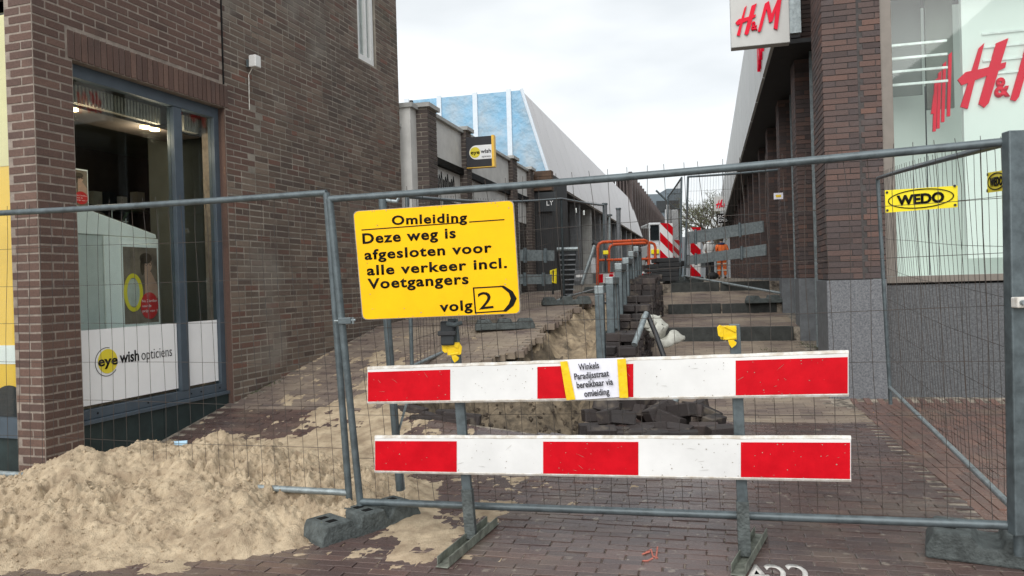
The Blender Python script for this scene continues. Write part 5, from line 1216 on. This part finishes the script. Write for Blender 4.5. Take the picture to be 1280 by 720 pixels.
for x in (815, 843):
    c = P(x, 334, mY+.4); mb = MB(); mb.tube([c+Vector((-.16, 0, 0)), c+Vector((.16, 0, 0))], .33, 20); w_ = mb.build('wheel', M['rubber'], pk, bevel=.03)
    mb = MB(); mb.tube([c+Vector((-.165, 0, 0)), c+Vector((-.17, 0, 0))], .17, 14); mb.build('rim', M['machine_white'], w_)
bxp(840, 849, 262, 299.7, .8, 'tank', 'machine_white', mY+.6); mb = MB(); mb.tube([P(835, 300, mY), P(835, 262, mY)], .09, 10); mb.tube([P(835, 262, mY), P(835, 256, mY)], .05, 8); mb.build('exhaust', M['machine_white'], pk, smooth=True)
mb = MB(); mb.tube([P(820, 238, mY), P(843, 260, mY), P(851, 262, mY)], .03, 6); mb.build('boom_cable', M['galv'], pk)
# black pallets of material between machine and steps
for i, (x0, x1, y0, y1, Y_) in enumerate(((822, 850, 322, 345, 16.3), (812, 824, 330, 350, 15.6), (828, 852, 326, 346, 17.6))):
    a = P(x0, y0, Y_); b = P(x1, y1, Y_); t = thing('material_pallet', ['broad dark stack of slabs below the beacon boards', 'narrow dark stack of slabs left of the broad one', 'dark stack of slabs partly hidden behind the broad one'][i], 'pallet', (a.x, Y_, b.z)); n = 5
    for j in range(n):
        z0 = b.z-.1+(a.z-b.z+.1)*j/n; mb = MB(); e = random.uniform(-.03, .03); mb.box(WORLD, a.x+e, b.x+e, Y_, Y_+.7, z0, z0+(a.z-b.z+.1)/n-.01); mb.build('slab', M['soffit'], t, bevel=.008)
# bins, props and tools at the left shops
bn = thing('wheelie_bin', 'dark ribbed wheeled bin behind the ramp fence', 'bin', P(697, 372, 15.2)); a = P(697, 314, 15.2); b = P(722, 372, 15.2)
mb = MB(); F = WORLD; w0 = b.x-a.x
mb.add([Vector((a.x+.08, 15.2, b.z)), Vector((b.x-.1, 15.2, b.z)), Vector((b.x-.1, 15.7, b.z)), Vector((a.x+.08, 15.7, b.z)), Vector((a.x, 15.1, a.z)), Vector((b.x, 15.1, a.z)), Vector((b.x, 15.8, a.z)), Vector((a.x, 15.8, a.z))], [(0, 3, 2, 1), (4, 5, 6, 7), (0, 1, 5, 4), (1, 2, 6, 5), (2, 3, 7, 6), (3, 0, 4, 7)]); mb.build('body', M['bin'], bn, bevel=.02)
for i in range(9): mb = MB(); z = b.z+(a.z-b.z)*(i+.6)/9.6; mb.box(F, a.x+.07-.06*i/9, b.x-.08+.06*i/9, 15.03, 15.07, z, z+.025); mb.build('rib', M['slab'], bn)
mb = MB(); mb.tube([(a.x-.02, 15.1, a.z+.03), (b.x+.02, 15.1, a.z+.03)], .04, 8); mb.build('lid_edge', M['galv_light'], bn)
tl = thing('yellow_handle_tool', 'yellow framed hand tool standing beside the dark bin', 'tool', P(693, 355, 14.6)); tubeframe([P(689, 352, 14.6), P(689, 339, 14.6), P(694, 336, 14.6), P(694, 354, 14.6), P(689, 352, 14.6)], .03, tl, 'yellow_bright', 'frame'); tubeframe([P(691, 354, 14.62), P(691, 368, 14.62)], .02, tl, 'pipe_dark', 'shaft')
pr = thing('slanted_prop', 'pale slanted steel prop leaning by the orange barrier', 'prop', P(727, 356, 16.5)); tubeframe([P(727, 356, 16.5), P(744, 305, 16.8)], .04, pr, 'galv_light', 'shaft'); tubeframe([P(741, 303, 16.8), P(746, 306, 16.8)], .06, pr, 'pipe_dark', 'head')
wb = thing('white_drum', 'pale container standing between the shop columns', 'container', P(743, 342, 19)); a = P(739, 321, 19); b = P(747, 342, 19); mb = MB(); mb.tube([((a.x+b.x)/2, 19.2, b.z), ((a.x+b.x)/2, 19.2, a.z)], (b.x-a.x)/2, 16); mb.build('drum', M['curtain'], wb, bevel=.02); mb = MB(); mb.tube([((a.x+b.x)/2, 19.2, a.z+.002), ((a.x+b.x)/2, 19.2, a.z+.05)], (b.x-a.x)/2+.02, 16); mb.build('lid', M['slab'], wb)
for k_, (px, y0, y1, Y_) in enumerate(((757, 256, 358, 18.5), (763, 270, 352, 20), (774, 262, 350, 19.5))):
    t = thing('pole', ['thick dark pole right of the third fence panel', 'slim pole between two dark poles', 'dark pole behind the orange barrier'][k_], 'pole', P(px, y1, Y_)); tubeframe([P(px, y1, Y_), P(px-1, y0, Y_)], .055 if k_ != 1 else .03, t, 'slab' if k_ != 1 else 'galv_light', 'shaft'); tubeframe([P(px-1, y0, Y_), P(px-1, y0-2, Y_)], .07, t, 'galv', 'cap')
for k_, (px, py, w, h) in enumerate(((712, 322, 6, 5), (720, 263, 2, 6), (730, 266, 2, 6), (724, 345, 12, 14))):
    Y_ = 18.9; t = thing('shop_display', ['small red and white notice on the dark shopfront', 'pale vertical lamp on the dark shopfront left', 'pale vertical lamp on the dark shopfront right', 'grey draped goods before the dark shopfront'][k_], 'display', P(px, py+h/2, Y_)); F = Fr(P(px, py, Y_), (1, 0, 0), (0, 0, 1), (0, -1, 0)); s_ = Y_/FP
    mb = MB(); mb.box(F, -w*s_/2, w*s_/2, -h*s_/2, h*s_/2, -.05, .0); mb.build('panel', M[['red', 'tube_lamp', 'tube_lamp', 'slab'][k_]], t, bevel=.01)
    mb = MB(); mb.box(F, -w*s_/3, w*s_/3, -h*s_/9, h*s_/9, .001, .01); mb.build('strip', M['white'], t)

# ------------------------------------------------------------------ workers
def person(x, y, z, ang, label, top, legs_m, stance=.12, arm=.12, hoodm='navy', shoes='boot'):
    t = thing('person', label, 'person', (x, y, z)); F = frz(x, y, z, ang)
    def skin_obj(name, joints, edges, m_, root=0, sub=2):
        me = bpy.data.meshes.new(name); me.from_pydata([tuple(F(*j[0])-Vector((x, y, z))) for j in joints], edges, []); o = bpy.data.objects.new(name, me); COL.objects.link(o); o.parent = t
        md = o.modifiers.new('skin', 'SKIN'); 
        for i, j in enumerate(joints): me.skin_vertices[0].data[i].radius = (j[1], j[2] if len(j) > 2 else j[1])
        me.skin_vertices[0].data[root].use_root = True; sb = o.modifiers.new('sub', 'SUBSURF'); sb.levels = sub; sb.render_levels = sub; md.use_smooth_shade = True; me.materials.append(m_); return o
    w = stance
    J = [((0, 0, .95), .15, .11), ((0, 0, 1.15), .14, .10), ((0, 0, 1.35), .17, .11), ((0, 0, 1.46), .08, .07), ((0, -.01, 1.56), .05), ((0, -.02, 1.66), .085, .095), ((0, -.02, 1.74), .06, .07),
         ((w*.8, 0, .88), .09), ((w, -.02, .5), .06), ((w*1.05, .02, .09), .042), ((w*1.1, -.12, .04), .035, .03),
         ((-w*.8, 0, .88), .09), ((-w, -.03, .5), .06), ((-w*1.05, 0, .09), .042), ((-w*1.1, -.14, .04), .035, .03),
         ((.19, 0, 1.40), .06), ((.24+arm*.3, .02, 1.14), .043), ((.22+arm*.3, -.12, .92), .032), ((.21+arm*.3, -.16, .84), .034, .02),
         ((-.19, 0, 1.40), .06), ((-.24-arm*.3, .02, 1.14), .043), ((-.22-arm*.3, -.12, .92), .032), ((-.21-arm*.3, -.16, .84), .034, .02)]
    E = [(0, 1), (1, 2), (2, 3), (3, 4), (4, 5), (5, 6), (0, 7), (7, 8), (8, 9), (9, 10), (0, 11), (11, 12), (12, 13), (13, 14), (2, 15), (15, 16), (16, 17), (17, 18), (2, 19), (19, 20), (20, 21), (21, 22)]
    skin_obj('body', J, E, M['skin'])
    JJ = [((0, 0, .93), .18, .14), ((0, 0, 1.15), .175, .135), ((0, 0, 1.36), .19, .14), ((0, 0, 1.46), .10, .09), ((.19, 0, 1.40), .08), ((.24+arm*.3, .02, 1.14), .062), ((.22+arm*.3, -.11, .94), .05), ((-.19, 0, 1.40), .08), ((-.24-arm*.3, .02, 1.14), .062), ((-.22-arm*.3, -.11, .94), .05)]
    skin_obj('jacket', JJ, [(0, 1), (1, 2), (2, 3), (2, 4), (4, 5), (5, 6), (2, 7), (7, 8), (8, 9)], M[top])
    JT = [((0, 0, .97), .165, .13), ((w*.8, 0, .86), .115), ((w, -.02, .5), .085), ((w*1.05, .02, .12), .07), ((-w*.8, 0, .86), .115), ((-w, -.03, .5), .085), ((-w*1.05, 0, .12), .07)]
    skin_obj('trousers', JT, [(0, 1), (1, 2), (2, 3), (0, 4), (4, 5), (5, 6)], M[legs_m])
    for s_ in (1, -1):
        mb = MB(); mb.ell(Fr(F(s_*w*1.08, -.06, .05), F.u, F.v), .055, .14, .055, 12, 8); mb.build('boot', M[shoes], t, smooth=True)
    mb = MB(); mb.ell(Fr(F(0, .0, 1.70), F.u, F.v), .095, .115, .10, 14, 10); mb.build('hair', M['hair'], t, smooth=True)
    mb = MB(); mb.ell(Fr(F(0, 0, 1.49), F.u, F.v), .15, .13, .07, 14, 8); mb.build('collar', M[hoodm], t, smooth=True)
    for z_ in (.34, .62) if legs_m == 'hivis' else ():
        for s_ in (1, -1): mb = MB(); mb.tube([F(s_*w*1.03, -.0, z_), F(s_*w*1.03, -.0, z_+.05)], .094, 14); mb.build('reflective_band', M['reflect'], t)
    return t
pA = P(903, 349, 33); person(pA.x, 33, hxy(pA.x, 33), 2.9, 'person in orange work clothes with dark blue collar walking up the street', 'hivis', 'hivis')
pB = P(887.5, 349, 32); person(pB.x, 32, hxy(pB.x, 32), .4, 'person in pale jacket and dark trousers left of the orange worker', 'pale_cloth', 'dark_cloth', shoes='rubber', hoodm='pale_cloth')
t = thing('tool_bag', 'dark bag on the ground at the feet of the two people', 'bag', P(890, 350, 31)); c = P(891, 347, 31); c.z = hxy(c.x, 31)+.13; mb = MB(); mb.ell(Fr(c, (1, 0, 0), (0, 1, 0)), .25, .15, .15, 12, 8); mb.build('sack', M['rubber'], t, smooth=True); mb = MB(); mb.tube([c+Vector((-.1, 0, .1)), c+Vector((0, 0, .25)), c+Vector((.1, 0, .1))], .015, 6); mb.build('handle', M['rubber'], t)

# ------------------------------------------------------------------ bare trees at the end of the street
def tree(x, y, z, H, seed, label, n0=5):
    t = thing('bare_tree', label, 'tree', (x, y, z), 'bare trees at the street end'); r = random.Random(seed); tr = MB(); br = MB(); lf = MB()
    tr.tube([(x, y, z), (x+.1, y, z+H*.2), (x, y, z+H*.38)], H*.028, 10, r2=H*.02)
    def grow(p, d, l, rad, dep):
        q = p+d*l; m_ = (p+q)/2+Vector((r.gauss(0, .04), r.gauss(0, .04), r.gauss(0, .03)))*l
        br.tube([p, m_, q], rad, 5 if dep > 2 else 4, r2=rad*.65, cap=False)
        if dep <= 2:
            for k in range(3):
                c = lerp(p, q, r.random())+Vector((r.gauss(0, .1), r.gauss(0, .1), r.gauss(0, .1))); w = Vector((r.gauss(0, 1), r.gauss(0, 1), r.gauss(0, 1))).normalized()*.06; v = w.cross(Vector((r.gauss(0, 1), r.gauss(0, 1), r.gauss(0, 1)))).normalized()*.05; lf.add([c-w, c-v, c+w, c+v], [(0, 1, 2, 3)])
        if dep == 0: return
        for k in range(3 if dep > 1 else 2):
            a = Vector((r.gauss(0, 1), r.gauss(0, 1), r.gauss(0, .6)+.25)).normalized(); grow(lerp(p, q, r.uniform(.6, 1)), (d*.9+a*.65).normalized(), l*r.uniform(.62, .82), rad*.6, dep-1)
    for k in range(n0):
        a = k*6.28/n0+r.random(); grow(Vector((x, y, z+H*(.28+.02*k))), Vector((math.cos(a)*.7, math.sin(a)*.7, 1)).normalized(), H*.22, H*.013, 5)
    tr.build('trunk', M['bark'], t, smooth=True); br.build('branches', M['bark'], t); lf.build('leaves', M['leaf'], t, kind='stuff')
tree(23.5, 92, 1.35, 11, 1, 'bare tree on the left of the group at the street end')
tree(27.0, 100, 1.35, 13, 2, 'tallest bare tree in the group at the street end')
tree(28.5, 88, 1.35, 9.5, 4, 'bare tree nearest the small distant signs')
